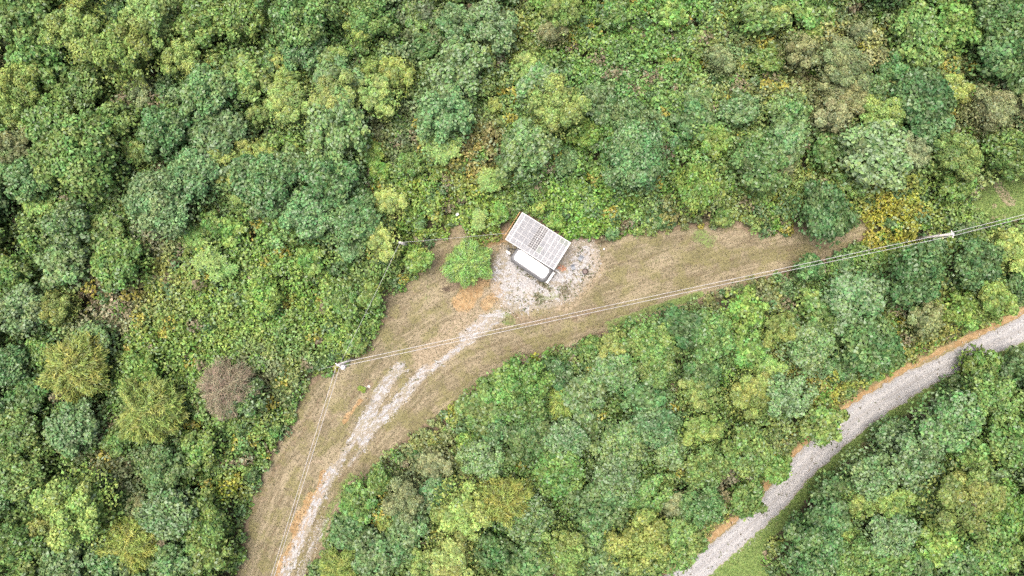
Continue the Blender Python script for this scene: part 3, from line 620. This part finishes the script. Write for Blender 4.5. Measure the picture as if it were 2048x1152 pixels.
# ------------------------------------------------------------------ shrubs one can tell apart, and the undergrowth mass
PATCH = [  # px, py, radius, colour of the brush there
 (1300,110,160,(.085,.15,.038)),(1180,60,80,(.12,.16,.04)),(1440,150,90,(.14,.135,.06)),(1340,190,80,(.09,.13,.05)),(1230,160,80,(.07,.12,.05)),(800,270,60,(.075,.09,.045)),(760,250,25,(.07,.06,.04)),
 (960,310,40,(.13,.1,.045)),(935,345,35,(.17,.13,.04)),(1000,90,60,(.14,.15,.05)),(850,80,50,(.075,.085,.05)),(1650,150,90,(.15,.135,.065)),(1960,250,90,(.16,.145,.075)),(1600,380,60,(.12,.14,.045)),
 (1760,430,45,(.2,.175,.03)),(1800,450,45,(.2,.17,.03)),(1860,430,60,(.12,.15,.04)),(1740,470,20,(.2,.17,.03)),(1500,440,60,(.13,.15,.045)),(1350,440,50,(.13,.12,.05)),(1250,450,50,(.11,.15,.04)),(1160,440,60,(.1,.17,.035)),
 (220,590,50,(.16,.115,.09)),(260,620,40,(.15,.11,.08)),(350,580,70,(.15,.15,.05)),(450,600,80,(.12,.16,.045)),(400,660,90,(.11,.15,.04)),(330,480,30,(.13,.115,.08)),(560,600,80,(.11,.155,.04)),(650,640,80,(.11,.155,.04)),(600,700,60,(.1,.13,.045)),
 (530,740,50,(.12,.11,.075)),(560,790,50,(.115,.125,.055)),(550,850,40,(.11,.145,.035)),(490,900,60,(.09,.13,.04)),(230,870,40,(.13,.11,.075)),(270,950,40,(.055,.06,.03)),(480,960,15,(.22,.19,.02)),(700,690,14,(.22,.19,.03)),(600,600,12,(.22,.16,.03)),
 (30,780,60,(.06,.08,.03)),(860,880,60,(.11,.11,.05)),(830,940,40,(.1,.1,.055)),(900,820,20,(.2,.18,.03)),(960,790,50,(.09,.13,.04)),(1470,600,60,(.13,.12,.06)),(1330,640,30,(.13,.11,.06)),(1080,712,12,(.22,.22,.03)),
 (1830,655,60,(.16,.15,.045)),(1780,690,45,(.16,.15,.045)),(1770,720,40,(.16,.145,.05)),(1960,600,70,(.14,.15,.045)),(1700,770,70,(.13,.15,.045)),(1600,740,50,(.18,.15,.04)),(1640,770,40,(.17,.15,.04)),(1760,700,12,(.2,.09,.06)),
 (1580,870,50,(.12,.13,.05)),(1440,950,40,(.13,.1,.075)),(1480,1030,60,(.16,.15,.045)),(1430,1060,50,(.17,.15,.05)),(1380,1120,30,(.16,.15,.05)),(1620,890,40,(.12,.145,.045)),(1870,790,60,(.09,.085,.06)),(1960,1060,50,(.09,.09,.06)),(1930,740,50,(.1,.14,.045)),(900,420,70,(.12,.15,.035)),(960,430,40,(.12,.16,.035)),(830,440,60,(.11,.15,.035))]
DEFAULT = np.array([.085, .12, .042])
def brush_colour(px, py, r):
    w = np.full(len(px), .35); c = np.repeat(DEFAULT[None], len(px), 0) * .35
    for x, y, q, k in PATCH:
        g = 3 * np.exp(-((px - x) ** 2 + (py - y) ** 2) / (q * q) * 1.3); c += g[:, None] * np.array(k); w += g
    return c / w[:, None] * np.array([1.55, 1.8, 1.5])
SR = np.random.default_rng(77)
gxs, gys = np.meshgrid(np.arange(-80, 2130, 15.0), np.arange(-80, 1235, 15.0))
spx = (gxs + SR.uniform(-8, 8, gxs.shape)).ravel(); spy = (gys + SR.uniform(-8, 8, gys.shape)).ravel()
tx = np.array([q[0] for q in tree_list]); ty = np.array([q[1] for q in tree_list]); trr = np.array([q[2] for q in tree_list])
extra = np.stack([SR.uniform(-80, 2130, 4800), SR.uniform(-80, 1235, 4800)], 1)
spx = np.r_[spx, extra[:, 0]]; spy = np.r_[spy, extra[:, 1]]
keep = ~open_ground(spx, spy, 3.0); spx, spy = spx[keep], spy[keep]
under = np.zeros(len(spx), bool); 
for x, y, r in zip(tx, ty, trr): under |= (np.hypot(spx - (1024 + (x - 1024) * .93), spy - (576 + (y - 576) * .93)) < r * .62)
mm = place_masks(spx, spy); edge_d = np.minimum(mm['clear_sd'], np.minimum(mm['road_d'] - 46, mm['glade_sd'])); edge_d = np.minimum(edge_d, mm['verge_sd'])
ns = len(spx); sR = SR.uniform(.55, 1.35, ns) * (.75 + .25 * sm(edge_d, 0, 30)); big = fbm(spx / 60, spy / 60, 5)
sH = sR * SR.uniform(.8, 1.5, ns) + sm(edge_d, 4, 40) * (1.2 * SR.random(ns) + 2.0 * big)
near = np.zeros(ns, bool)
for x, y, r in zip(tx, ty, trr): near |= (np.hypot(spx - x, spy - y) < r * 1.25) & (r > 28)
sH = sH + np.where(near & ~under, sm(edge_d, 10, 45) * SR.uniform(.5, 2.3, ns), 0)
cut = np.minimum(d_line(spx, spy, [(1740, 500), (1825, 478), (2060, 428), (2180, 400)])[0], np.hypot(spx - 808, spy - 489))
sH = np.where(cut < 20, np.minimum(sH, .9), sH); sR = np.where(cut < 12, sR * .75, sR)          # cut back under the line and round the service pole
sC = brush_colour(spx, spy, SR) * SR.uniform(.78, 1.22, (ns, 1)); hshift = SR.normal(0, .07, ns)
sC[:, 0] *= 1 + hshift; sC[:, 2] *= 1 + SR.normal(0, .12, ns); odd = SR.random(ns)
sC[odd < .035] = np.array([.17, .15, .09]); sC[(odd > .05) & (odd < .08)] = np.array([.27, .26, .05]); sC[(odd > .08) & (odd < .14)] = np.array([.13, .25, .05]); sC[(odd > .14) & (odd < .2)] = np.array([.09, .165, .065])
nl = np.where(under, 7, (58 * sR ** 1.3 + 13)).astype(int); idx = np.repeat(np.arange(ns), nl); n = len(idx)
d = hemi(n, SR, -.05); gx = (spx - 1024) * MPP; gy = (576 - spy) * MPP
lump = 1 + .25 * np.sin(np.arctan2(d[:, 1], d[:, 0]) * 3 + idx)
rad = SR.uniform(.6, 1.08, n) * lump
pos = np.stack([gx[idx] + d[:, 0] * sR[idx] * rad, gy[idx] + d[:, 1] * sR[idx] * rad, 0 * rad], 1)
pos[:, 2] = gz(pos[:, 0], pos[:, 1]) + .1 + np.maximum(0, sH[idx] - sR[idx] * .8) * np.where(SR.random(n) < .8, 1, SR.random(n)) + d[:, 2] * sR[idx] * .9 * rad
nrm = d * .6 + np.array([0, 0, .6]) + SR.normal(size=(n, 3)) * .45
v, f = leaf_quads(pos, nrm, .42, .30, SR)
cl = np.c_[sC[idx], np.full(n, .14)]
tag(link('undergrowth', np_mesh('undergrowth', v, f, M['brush'], {'col': np.repeat(cl, 4, 0)})), 'dense mixed brush and saplings filling the wood between trees', kind='stuff')

# low weeds coming up through the stone
wq = np.stack([SR.uniform(960, 1215, 9000), SR.uniform(465, 640, 9000)], 1); ws = sd_poly(wq[:, 0], wq[:, 1], PAD)
wk = strokes(wq[:, 0], wq[:, 1], [([(1040,535),(1060,548),(1100,578)], 6, .5), ([(1080,596)], 12, .6), ([(1130,575),(1127,590)], 11, .5), ([(1176,553)], 7, .4), ([(1020,600),(1060,610)], 16, .12), ([(1170,500),(1180,540),(1150,570)], 22, .1)])
wq = wq[(SR.random(9000) < np.maximum(wk * .8, .013)) & (ws < 6)]
tq = np.stack([SR.uniform(560, 1000, 12000), SR.uniform(640, 1150, 12000)], 1); tq = tq[(SR.random(12000) < .03 * strokes(tq[:, 0], tq[:, 1], TRACK))]
rw = P_[SR.integers(0, len(P_), 110)]; rw = rw + SR.normal(0, 11, rw.shape)
wq = np.r_[wq, tq, rw]; wi = np.repeat(np.arange(len(wq)), 5); wx = (wq[wi, 0] - 1024) * MPP + SR.normal(0, .09, len(wi)); wy = (576 - wq[wi, 1]) * MPP + SR.normal(0, .09, len(wi))
v, f = leaf_quads(np.stack([wx, wy, gz(wx, wy) + SR.uniform(.06, .16, len(wi))], 1), np.array([[0, 0, 1.0]]) + SR.normal(size=(len(wi), 3)) * .5, .17, .12, SR)
wc = np.where(SR.random((len(wq), 1)) < .5, np.array([[.1, .12, .05]]), np.array([[.13, .11, .07]]))[wi]
tag(link('weeds', np_mesh('weeds', v, f, M['brush'], {'col': np.repeat(np.c_[wc, np.zeros(len(wi))], 4, 0)})), 'low dark weeds coming up through the pale stone', kind='stuff')

# individual shrubs, largest in view, between the catalogued trees
shr = []
for _ in range(9000):
    x, y = SR.uniform(15, 2033), SR.uniform(15, 1137); r = SR.uniform(13, 22)
    if min(np.min(np.hypot(tx - x, ty - y) - trr * .8), 1e9) < r * .5: continue
    if any(math.hypot(x - a, y - b) < (r + c) * 1.0 for a, b, c, _ in shr): continue
    if math.hypot(x - 800, y - 500) < 26 or (abs(x - 1850) < 60 and abs(y - 478) < 24): continue
    if open_ground(np.array([x]), np.array([y]), -r * .55)[0]: continue
    c = brush_colour(np.array([x]), np.array([y]), SR)[0]; q = SR.random()
    code = 'K' if c[0] > c[1] * .98 and c[0] < .23 else 'O' if c[0] > .23 and c[0] > c[1] * .98 else 'L' if q < .22 else 'Y' if q < .4 else 'G' if q < .7 else 'B' if q < .86 else 'D'
    shr.append((x, y, r, code))
    if len(shr) >= 230: break
lab = ordinal_labels([(a, b, k, 'low') for a, b, r, k in shr], 'shrub')
for i, (x, y, r, k) in enumerate(shr):
    e = plant('shrub', x, y, r, k, 9000 + i, 1.0, True); e.location.z += .5 + .5 * R_.random()
    tag(e, lab[i], 'shrub', 'shrubs among the trees')

# ------------------------------------------------------------------ travel trailer
def rrect(L, Wd, r, z, n=5, cx=0.0, cy=0.0):
    pts = []
    for sx, sy, a0 in ((1, 1, 0), (-1, 1, 90), (-1, -1, 180), (1, -1, 270)):
        for k in range(n + 1):
            a = math.radians(a0 + 90 * k / n); pts.append((cx + sx * (L / 2 - r) + r * math.cos(a), cy + sy * (Wd / 2 - r) + r * math.sin(a), z))
    return pts
TA = math.atan2(-.565, .825)                                # heading of the trailer's tail, towards the lower right
tx_, ty_, _ = W(1063, 528.5, 2.6); tz_ = float(gz(tx_, ty_))
tr = tag(empty('travel_trailer', (tx_, ty_, tz_), TA), 'white roofed grey travel trailer with rounded corners parked against the shelter', 'trailer')
L, Wt = 5.9, 2.42
prof = [(.42, .18), (.5, .03), (.62, 0), (1.75, 0), (2.1, .04), (2.35, .13), (2.5, .25), (2.58, .38), (2.61, .46)]
body = MB().rings([rrect(L - 2 * i, Wt - 2 * i, .62 - i * .55, z, 6) for z, i in prof]).build('body', M['alu'], tr, True)
roof = MB().rings([rrect(L - .84 - 2 * i, Wt - .84 - 2 * i, .46 - i * .5, z, 6) for z, i in ((2.57, 0), (2.63, .005), (2.66, .05), (2.68, .2), (2.69, .45))]).build('roof', M['white'], tr, True)
for vx, sq in ((-1.62, True), (1.05, False)):
    g = MB()
    if sq: g.rings([rrect(.62, .62, .1, z) for z in (2.66, 2.715)])
    else: g.lathe([(.33, 2.66), (.33, 2.715)], 24, (0, 0, 0))
    vent = g.build('roof_vent', M['gasket'], tr, False, (vx, 0, 0))
    l = MB()
    if sq: l.rings([rrect(.54 - i, .54 - i, .09, z) for z, i in ((2.7, 0), (2.75, 0), (2.77, .08))])
    else: l.lathe([(.28, 2.7), (.28, 2.745), (.22, 2.77)], 24)
    l.build('vent_lid', M['white'], vent, False)
MB().tube([(-2.2, .45, 2.69), (-2.2, .45, 2.8)], .05, 8).build('vent_pipe', M['dark'], tr)
for s in (-1, 1):
    for wx, ww in ((-1.9, .8), (-.6, .9), (.9, .7), (2.0, .6)):
        w = MB().box((wx, s * (Wt / 2 + .004), 1.6), (ww, .03, .5), bev=.012).build('side_window', M['window'], tr)
        MB().box((wx, s * (Wt / 2 + .002), 1.33), (ww + .08, .03, .03)).build('frame_sill', M['galv'], w)
    for wx in (.35, 1.15):
        wh = MB().lathe([(.2, -.09), (.33, -.1), (.35, -.05), (.35, .05), (.33, .1), (.2, .09)], 20, (0, 0, 0), 'Y').build('wheel', M['tyre'], tr, False, (wx, s * .98, .35 - .02))
        MB().lathe([(.19, -.08), (.19, .085), (.08, .1)], 16, (0, 0, 0), 'Y').build('rim', M['galv'], wh)
    MB().box((.75, s * (Wt / 2 + .012), .8), (1.75, .04, .06)).build('wheel_arch_trim', M['galv'], tr)
dr = MB().box((-1.25 + 2.75, -(Wt / 2 + .012), 1.35), (.68, .02, 1.5), bev=.008).build('door', M['alu'], tr)
MB().box((1.25, -(Wt / 2 + .035), 1.3), (.1, .03, .05)).build('door_handle', M['dark'], dr)
MB().box((L / 2 + .24, 0.0, 1.0), (.3, 1.75, .5), bev=.03).build('rear_storage_box', M['white'], tr)
MB().box((L / 2 + .1, 0, .52), (.14, 2.0, .12)).build('bumper', M['galv'], tr)
hitch = MB().tube([(-L / 2 + .3, .72, .5), (-L / 2 - 1.0, .05, .5)], .06, 6).tube([(-L / 2 + .3, -.72, .5), (-L / 2 - 1.0, -.05, .5)], .06, 6).tube([(-L / 2 - .35, -.4, .5), (-L / 2 - .35, .4, .5)], .05, 6).build('tow_frame', M['dark'], tr)
MB().box((-L / 2 - 1.08, 0, .52), (.28, .12, .1)).build('coupler', M['dark'], hitch)
MB().tube([(-L / 2 - .75, 0, .02), (-L / 2 - .75, 0, 1.0)], .04, 8).build('tongue_jack', M['dark'], hitch)
gb = MB(); gb.tube([(-L / 2 - .95, -.42, .95), (-L / 2 - .9, -.42, .95), (-L / 2 - .3, -.42, .95), (-L / 2 - .25, -.42, .95)], [.1, .17, .17, .1], 14).build('gas_tank', M['white'], tr, True)
MB().box((-L / 2 - .6, -.42, .65), (.5, .22, .3)).build('tank_bracket', M['dark'], tr)
MB().box((2.3, .9, .2), (.12, .12, .42)).build('stabiliser_jack', M['dark'], tr); MB().box((-2.3, -.9, .2), (.12, .12, .42)).build('stabiliser_jack', M['dark'], tr)

# ------------------------------------------------------------------ shelter with a roof of translucent sheets
SZ = 3.15
c0 = Vector(W(1010.8, 478.8, SZ)); c1 = Vector(W(1107.7, 539.6, SZ)); c2 = Vector(W(1044.8, 425.4, SZ))
ux = (c1 - c0); SL = ux.length; uy = (c2 - c0); SWd = uy.length; sang = math.atan2(ux.y, ux.x)
sg0 = float(gz(c0.x, c0.y))
sh = tag(empty('shelter', (c0.x, c0.y, sg0), sang), 'open shelter with a pale translucent panel roof above the trailer', 'shelter')
zr = lambda b: 2.98 + .38 * b / SWd                            # single pitch, higher at the back
tilt = math.atan2(.38, SWd)
colsA = [0, .58, 1.39, 2.2, 3.0, 3.65, 4.3, 4.97, 5.63, 6.3, 6.97, 7.55, SL]; rowsB = [0, .78, 1.7, 2.6, 3.5, SWd]
for i, (a0, a1) in enumerate(zip(colsA, colsA[1:])):
    for j, (b0, b1) in enumerate(zip(rowsB, rowsB[1:])):
        bm_, am_ = (b0 + b1) / 2, (a0 + a1) / 2
        mt = 'sheet_dark' if (i in (4, 5) and 1 <= j <= 4) else 'sheet' if (i == 0 or j == 0 or i >= 6) else 'sheet_old'
        if (i, j) in ((10, 4), (9, 4), (6, 1)): mt = 'sheet_green'
        if (i, j) in ((7, 1), (6, 2)): mt = 'sheet_old'
        MB().box((am_, bm_, zr(bm_) + .035 + .002 * ((i + j) % 3)), (a1 - a0 - .03, (b1 - b0) - .03, .008), rx=tilt).build('roof_panel', M[mt], sh)
# battens over the joints, laths under the smoked part
for i, a0 in enumerate(colsA):
    w = .10 if i in (0, 1, len(colsA) - 1) else .035 if 2 <= i <= 4 else .06
    MB().box((min(max(a0, .03), SL - .03), SWd / 2, zr(SWd / 2) + .056), (w, SWd + .04, .02), rx=tilt).build('batten', M['white_trim'] if not 2 <= i <= 4 else M['galv'], sh)
for j, b0 in enumerate(rowsB):
    w = .10 if j in (0, len(rowsB) - 1) else .05 if j == 1 else .035
    b_ = min(max(b0, .03), SWd - .03)
    MB().box((SL / 2, b_, zr(b_) + .079), (SL + .03, w, .02), rx=tilt).build('cross_batten', M['white_trim'] if j in (0, 1, 5) else M['galv'], sh)
for a0 in (3.33, 3.97): MB().box((a0, 2.6, zr(2.6) + .06), (.03, 3.6, .015), rx=tilt).build('lath', M['galv'], sh)
for b0 in (1.15, 1.45, 2.0, 2.3, 2.9, 3.2, 3.75, 4.05): MB().box((3.65, b0, zr(b0) + .083), (1.3, .028, .015), rx=tilt).build('lath', M['galv'], sh)
for b0 in (.35, 1.25, 2.15, 3.05, 3.95): MB().box((SL / 2, b0, zr(b0) - .06), (SL - .1, .05, .12), rx=tilt).build('purlin', M['grey_wood'], sh)
for a0 in (.15, 2.05, 3.95, 5.9, SL - .15): MB().box((a0, SWd / 2, zr(SWd / 2) - .2), (.07, SWd - .05, .14), rx=tilt).build('rafter', M['grey_wood'], sh)
for a0 in (.2, 2.75, 5.4, SL - .2):
    for b0 in (.55, SWd - .22): MB().box((a0, b0, zr(b0) / 2 - .2), (.13, .13, zr(b0) - .1)).build('post', M['grey_wood'], sh)
for a0 in (1.7, 4.6, SL - .3):
    MB().box((a0, SWd + .06, zr(SWd) + .05), (.05, .2, .05)).build('rafter_tail', M['dark'], sh)
MB().box((SL / 2, SWd - .3, .9), (SL - .6, .12, 1.6)).build('back_wall_board', M['grey_wood'], sh)
MB().box((4.0, 2.5, .06), (7.4, 3.6, .12)).build('deck', M['grey_wood'], sh)

# orange timber rail beside the shelter
rl = tag(empty('timber_rail', G(1014.5, 462)), 'thin orange timber rail along the short side of the shelter', 'rail')
p0 = Vector(W(1010, 471, 1.0)); p1 = Vector(W(1040, 424, 1.0)); bx = rl.location
MB().tube([p0 - bx, p1 - bx], .06, 6).build('top_rail', M['timber'], rl)
for f_ in (.02, .35, .68, .98):
    q = p0.lerp(p1, f_) - bx; MB().box((q.x, q.y, .45), (.1, .1, 1.1)).build('post', M['timber'], rl)

# ------------------------------------------------------------------ small things round the pad
def chair(px, py, rz, label):
    e = tag(empty('folding_chair', G(px, py), rz), label, 'chair', 'folding chairs on the gravel')
    MB().box((0, 0, .4), (.5, .46, .03), bev=.01).build('seat', M['sling'], e)
    MB().box((0, .36, .68), (.5, .05, .55), rx=-.5).build('backrest', M['sling'], e)
    for s in (-1, 1):
        MB().tube([(s * .29, -.3, .03), (s * .29, -.26, .58), (s * .29, .3, .6)], .028, 6).build('armrest', M['white_trim'], e)
        MB().tube([(s * .27, -.28, .0), (s * .27, .22, .4)], .02, 6).build('leg', M['galv'], e)
        MB().tube([(s * .27, .28, .0), (s * .27, -.2, .4)], .02, 6).build('leg', M['galv'], e)
        MB().tube([(s * .27, .2, .4), (s * .27, .5, .95)], .022, 6).build('back_frame', M['white_trim'], e)
    MB().tube([(-.27, .5, .95), (.27, .5, .95)], .022, 6).build('back_rail', M['white_trim'], e)
    return e
chair(1159.5, 518, math.radians(-35), 'grey folding chair farther from the trailer on the gravel')
c_ = chair(1146, 536, math.radians(20), 'grey folding chair nearer the stacked bricks on the gravel')
ct = tag(MB().box((0, 0, 0), (.4, .14, .05), bev=.02).build('cloth', M['red'], None, False, Vector(G(1147, 531)) + Vector((0, 0, .03)), (0, 0, .1)), 'small red cloth lying behind the nearer folding chair', 'cloth')
fp = tag(empty('fire_pit', G(1170, 543)), 'round dark rusty fire pit at the edge of the gravel', 'fire pit')
MB().lathe([(.30, .0), (.36, .0), (.40, .36), (.43, .38), (.37, .38), (.33, .1), (.30, .08)], 22).build('bowl', M['rust'], fp, True)
MB().lathe([(.3, .09), (.32, .16), (.12, .2)], 14).build('ash_bed', M['ash'], fp)
st = empty('brick_stack', G(1124, 537), math.radians(-25)); tag(st, 'low stack of loose red bricks by the shelter corner', 'bricks')
for i in range(6):
    for j in range(3):
        if (i, j) in ((0, 2), (5, 0)): continue
        MB().box((-.55 + .2 * i + R_.uniform(-.03, .03), -.26 + .27 * j + R_.uniform(-.03, .03), .05 + .002 * R_.random()), (.1, .22, .09), rz=R_.uniform(-.2, .2), bev=.006).build('brick', M['brick'], st)
for i in range(4): MB().box((-.4 + .26 * i, R_.uniform(-.2, .15), .15), (.1, .22, .09), rz=R_.uniform(-.5, .5), bev=.006).build('brick', M['brick'], st)
tag(MB().box((0, 0, .08), (.85, .14, .06), bev=.008).build('white_board', M['white_trim'], None, False, G(1115, 543), (0, 0, math.radians(-33))), 'short pale board lying at the shelter corner', 'board')
mk_ = tag(empty('marker_stake', G(1207, 498.5)), 'small white capped stake in the dry grass right of the gravel', 'stake')
MB().tube([(0, 0, -.1), (0, 0, .55)], .03, 8).build('shaft', M['white_trim'], mk_); MB().lathe([(.03, .5), (.11, .53), (.12, .6), (.05, .68)], 12).build('cap', M['white'], mk_)
mt_ = tag(empty('meter_post', G(917, 432), .5), 'grey box on a short post where the dirt path meets the brush', 'post')
MB().box((0, 0, .65), (.11, .11, 1.5)).build('post', M['grey_wood'], mt_); b = MB().box((0, .05, 1.45), (.34, .24, .5), bev=.02).build('box', M['galv'], mt_); MB().box((0, .05, 1.72), (.4, .32, .04)).build('lid', M['white_trim'], b)
tank = None
sp = tag(empty('seedling', G(725, 777)), 'small bright green seedling in the mown grass by two pale stones', 'plant')
cr_me, tk_me, hr_ = PROTO['frond', 0][0]
q = link('leaves', cr_me, sp, (0, 0, .3)); q.scale = (.3, .3, .35); q.color = (.16, .24, .03, .02); q = link('stem', tk_me, sp); q.scale = (.3, .3, .1)
def rock(px, py, r, seed, label):
    rr = random.Random(seed); bm = bmesh.new(); bmesh.ops.create_icosphere(bm, subdivisions=2, radius=r)
    for v_ in bm.verts: v_.co *= rr.uniform(.78, 1.2); v_.co.z *= .6
    me = bpy.data.meshes.new('stone'); bm.to_mesh(me); bm.free(); me.materials.append(M['stone'])
    x, y, z = G(px, py); return tag(link('stone', me, None, (x, y, z + r * .3)), label, 'stone', 'pale stones by the seedling')
rock(731, 774.5, .2, 1, 'pale stone touching the green seedling in the grass'); rock(738, 772.5, .24, 2, 'pale stone one step right of the green seedling')
tw = tag(empty('brush_pile', G(893, 577)), 'heap of cut brown twigs below the lone tree', 'brush pile')
for i in range(22):
    a = R_.uniform(0, 6.28); l = R_.uniform(.3, .75); o = Vector((R_.uniform(-.35, .35), R_.uniform(-.3, .3), R_.uniform(.05, .3))); dv = Vector((math.cos(a) * l, math.sin(a) * l, R_.uniform(-.04, .15)))
    MB().tube([o - dv, o, o + dv], [.012, .022, .008], 5).build('twig', M['bark'], tw)

# ------------------------------------------------------------------ power poles and lines
def pole(bpx, bpy, h, label, cross_dir, transformer=False, arms=True):
    x, y, z = G(bpx, bpy); e = tag(empty('utility_pole', (x, y, z)), label, 'pole', 'wooden poles carrying the power line')
    MB().tube([(0, 0, -.5), (0, 0, h * .5), (0, 0, h)], [.2, .175, .14], 12).build('shaft', M['pole'], e, True)
    MB().lathe([(.15, h), (.15, h + .03), (.02, h + .06)], 12).build('cap', M['galv'], e)
    if arms:
        dx, dy = math.cos(cross_dir), math.sin(cross_dir)
        arm = MB().box((0, 0, h - .25), (.95, .1, .12), rz=cross_dir).build('crossarm', M['pole'], e)
        for s in (-1, 1): MB().lathe([(.04, 0), (.07, .03), (.04, .07), (.08, .1), (.04, .15), (.05, .2)], 10).build('insulator', M['porcelain'], arm, True, (dx * s * .22, dy * s * .22, h - .19))
    if transformer:
        t_ = MB().lathe([(.26, 0), (.33, .04), (.33, .86), (.28, .94), (.07, .98)], 20).build('transformer', M['white_trim'], e, True, (.5, -.3, h - 1.25))
        MB().lathe([(.05, .95), (.08, .99), (.05, 1.04), (.08, 1.09), (.03, 1.17)], 10).build('bushing', M['porcelain'], t_, True, (.05, .05, 0))
        MB().box((.2, -.1, h - .9), (.42, .08, .1), rz=-.48).build('bracket', M['galv'], e)
        MB().box((.18, .2, h - .6), (.5, .07, .07), rz=.5).build('cutout_arm', M['galv'], e); MB().tube([(.42, .3, h - .75), (.5, .36, h - .35)], .045, 8).build('fuse_cutout', M['porcelain'], e)
        MB().tube([(.5, -.4, h - .5), (.62, -.75, h - .9)], .03, 6).build('arrester', M['porcelain'], e)
    return e
main = math.radians(12.0)
pR = pole(1825, 478, 8.9, 'tall bare wooden power pole rising from brush beyond the mown strip', main + math.pi / 2)
pT = pole(708, 716.5, 8.9, 'wooden power pole with grey transformer at the clearing edge', math.radians(-30), True)
pS = pole(816, 491.5, 7.2, 'short wooden service pole in the brush left of the lone tree', 0, False, False)
MB().box((0, 0, 6.6), (.08, .3, .3)).build('service_box', M['galv'], pS)
def wire(name, a, b, sag, rad, label, n=28):
    a, b = Vector(a), Vector(b); pts = []
    for i in range(n + 1):
        f_ = i / n; q = a.lerp(b, f_); q.z -= sag * 4 * f_ * (1 - f_); pts.append(q)
    return tag(MB().tube(pts, rad, 6).build(name, M['wire'], None, True), label, 'cable', 'cables of the power line')
hR, hT, hS = pR.location.z + 8.73, pT.location.z + 8.73, pS.location.z + 7.1
def off(p, d, s): return (p.location.x + math.cos(d) * s, p.location.y + math.sin(d) * s)
for s, nm in ((.22, 'upper'), (-.22, 'lower')):
    a = (*off(pR, main + math.pi / 2, s), hR); b = (*off(pT, main + math.pi / 2, s), hT)
    wire('power_cable', a, b, .7, .025, f'{nm} of two cables crossing the clearing between the two tall poles')
    far = W(2420, 341 - s * 14, 8.9); wire('power_cable', a, (far[0], far[1], 8.9), .4, .025, f'{nm} of two cables running off past the right edge')
    b2 = (*off(pT, math.radians(-20), s), hT); far = W(440 + s * 12, 1480, 8.9); wire('power_cable', b2, (far[0], far[1], 8.9), .5, .022, f"{'right' if s > 0 else 'left'} of two cables running down past the bottom edge")
wire('service_cable', (*off(pT, 1.1, .15), hT - .5), (*off(pS, -2, .12), hS), .5, .014, 'single thin cable over the brush between transformer pole and service pole')
wire('service_cable', (*off(pS, 0, .12), hS), (c0.x + .2, c0.y + .85, sg0 + 3.1), .35, .016, 'thin drop cable from the service pole to the shelter')
gx_, gy_, gz_ = G(628, 741); wire('guy_wire', (pT.location.x, pT.location.y, hT - .4), (gx_ , gy_, gz_), .0, .018, 'guy wire from the transformer pole into the left brush', 4)
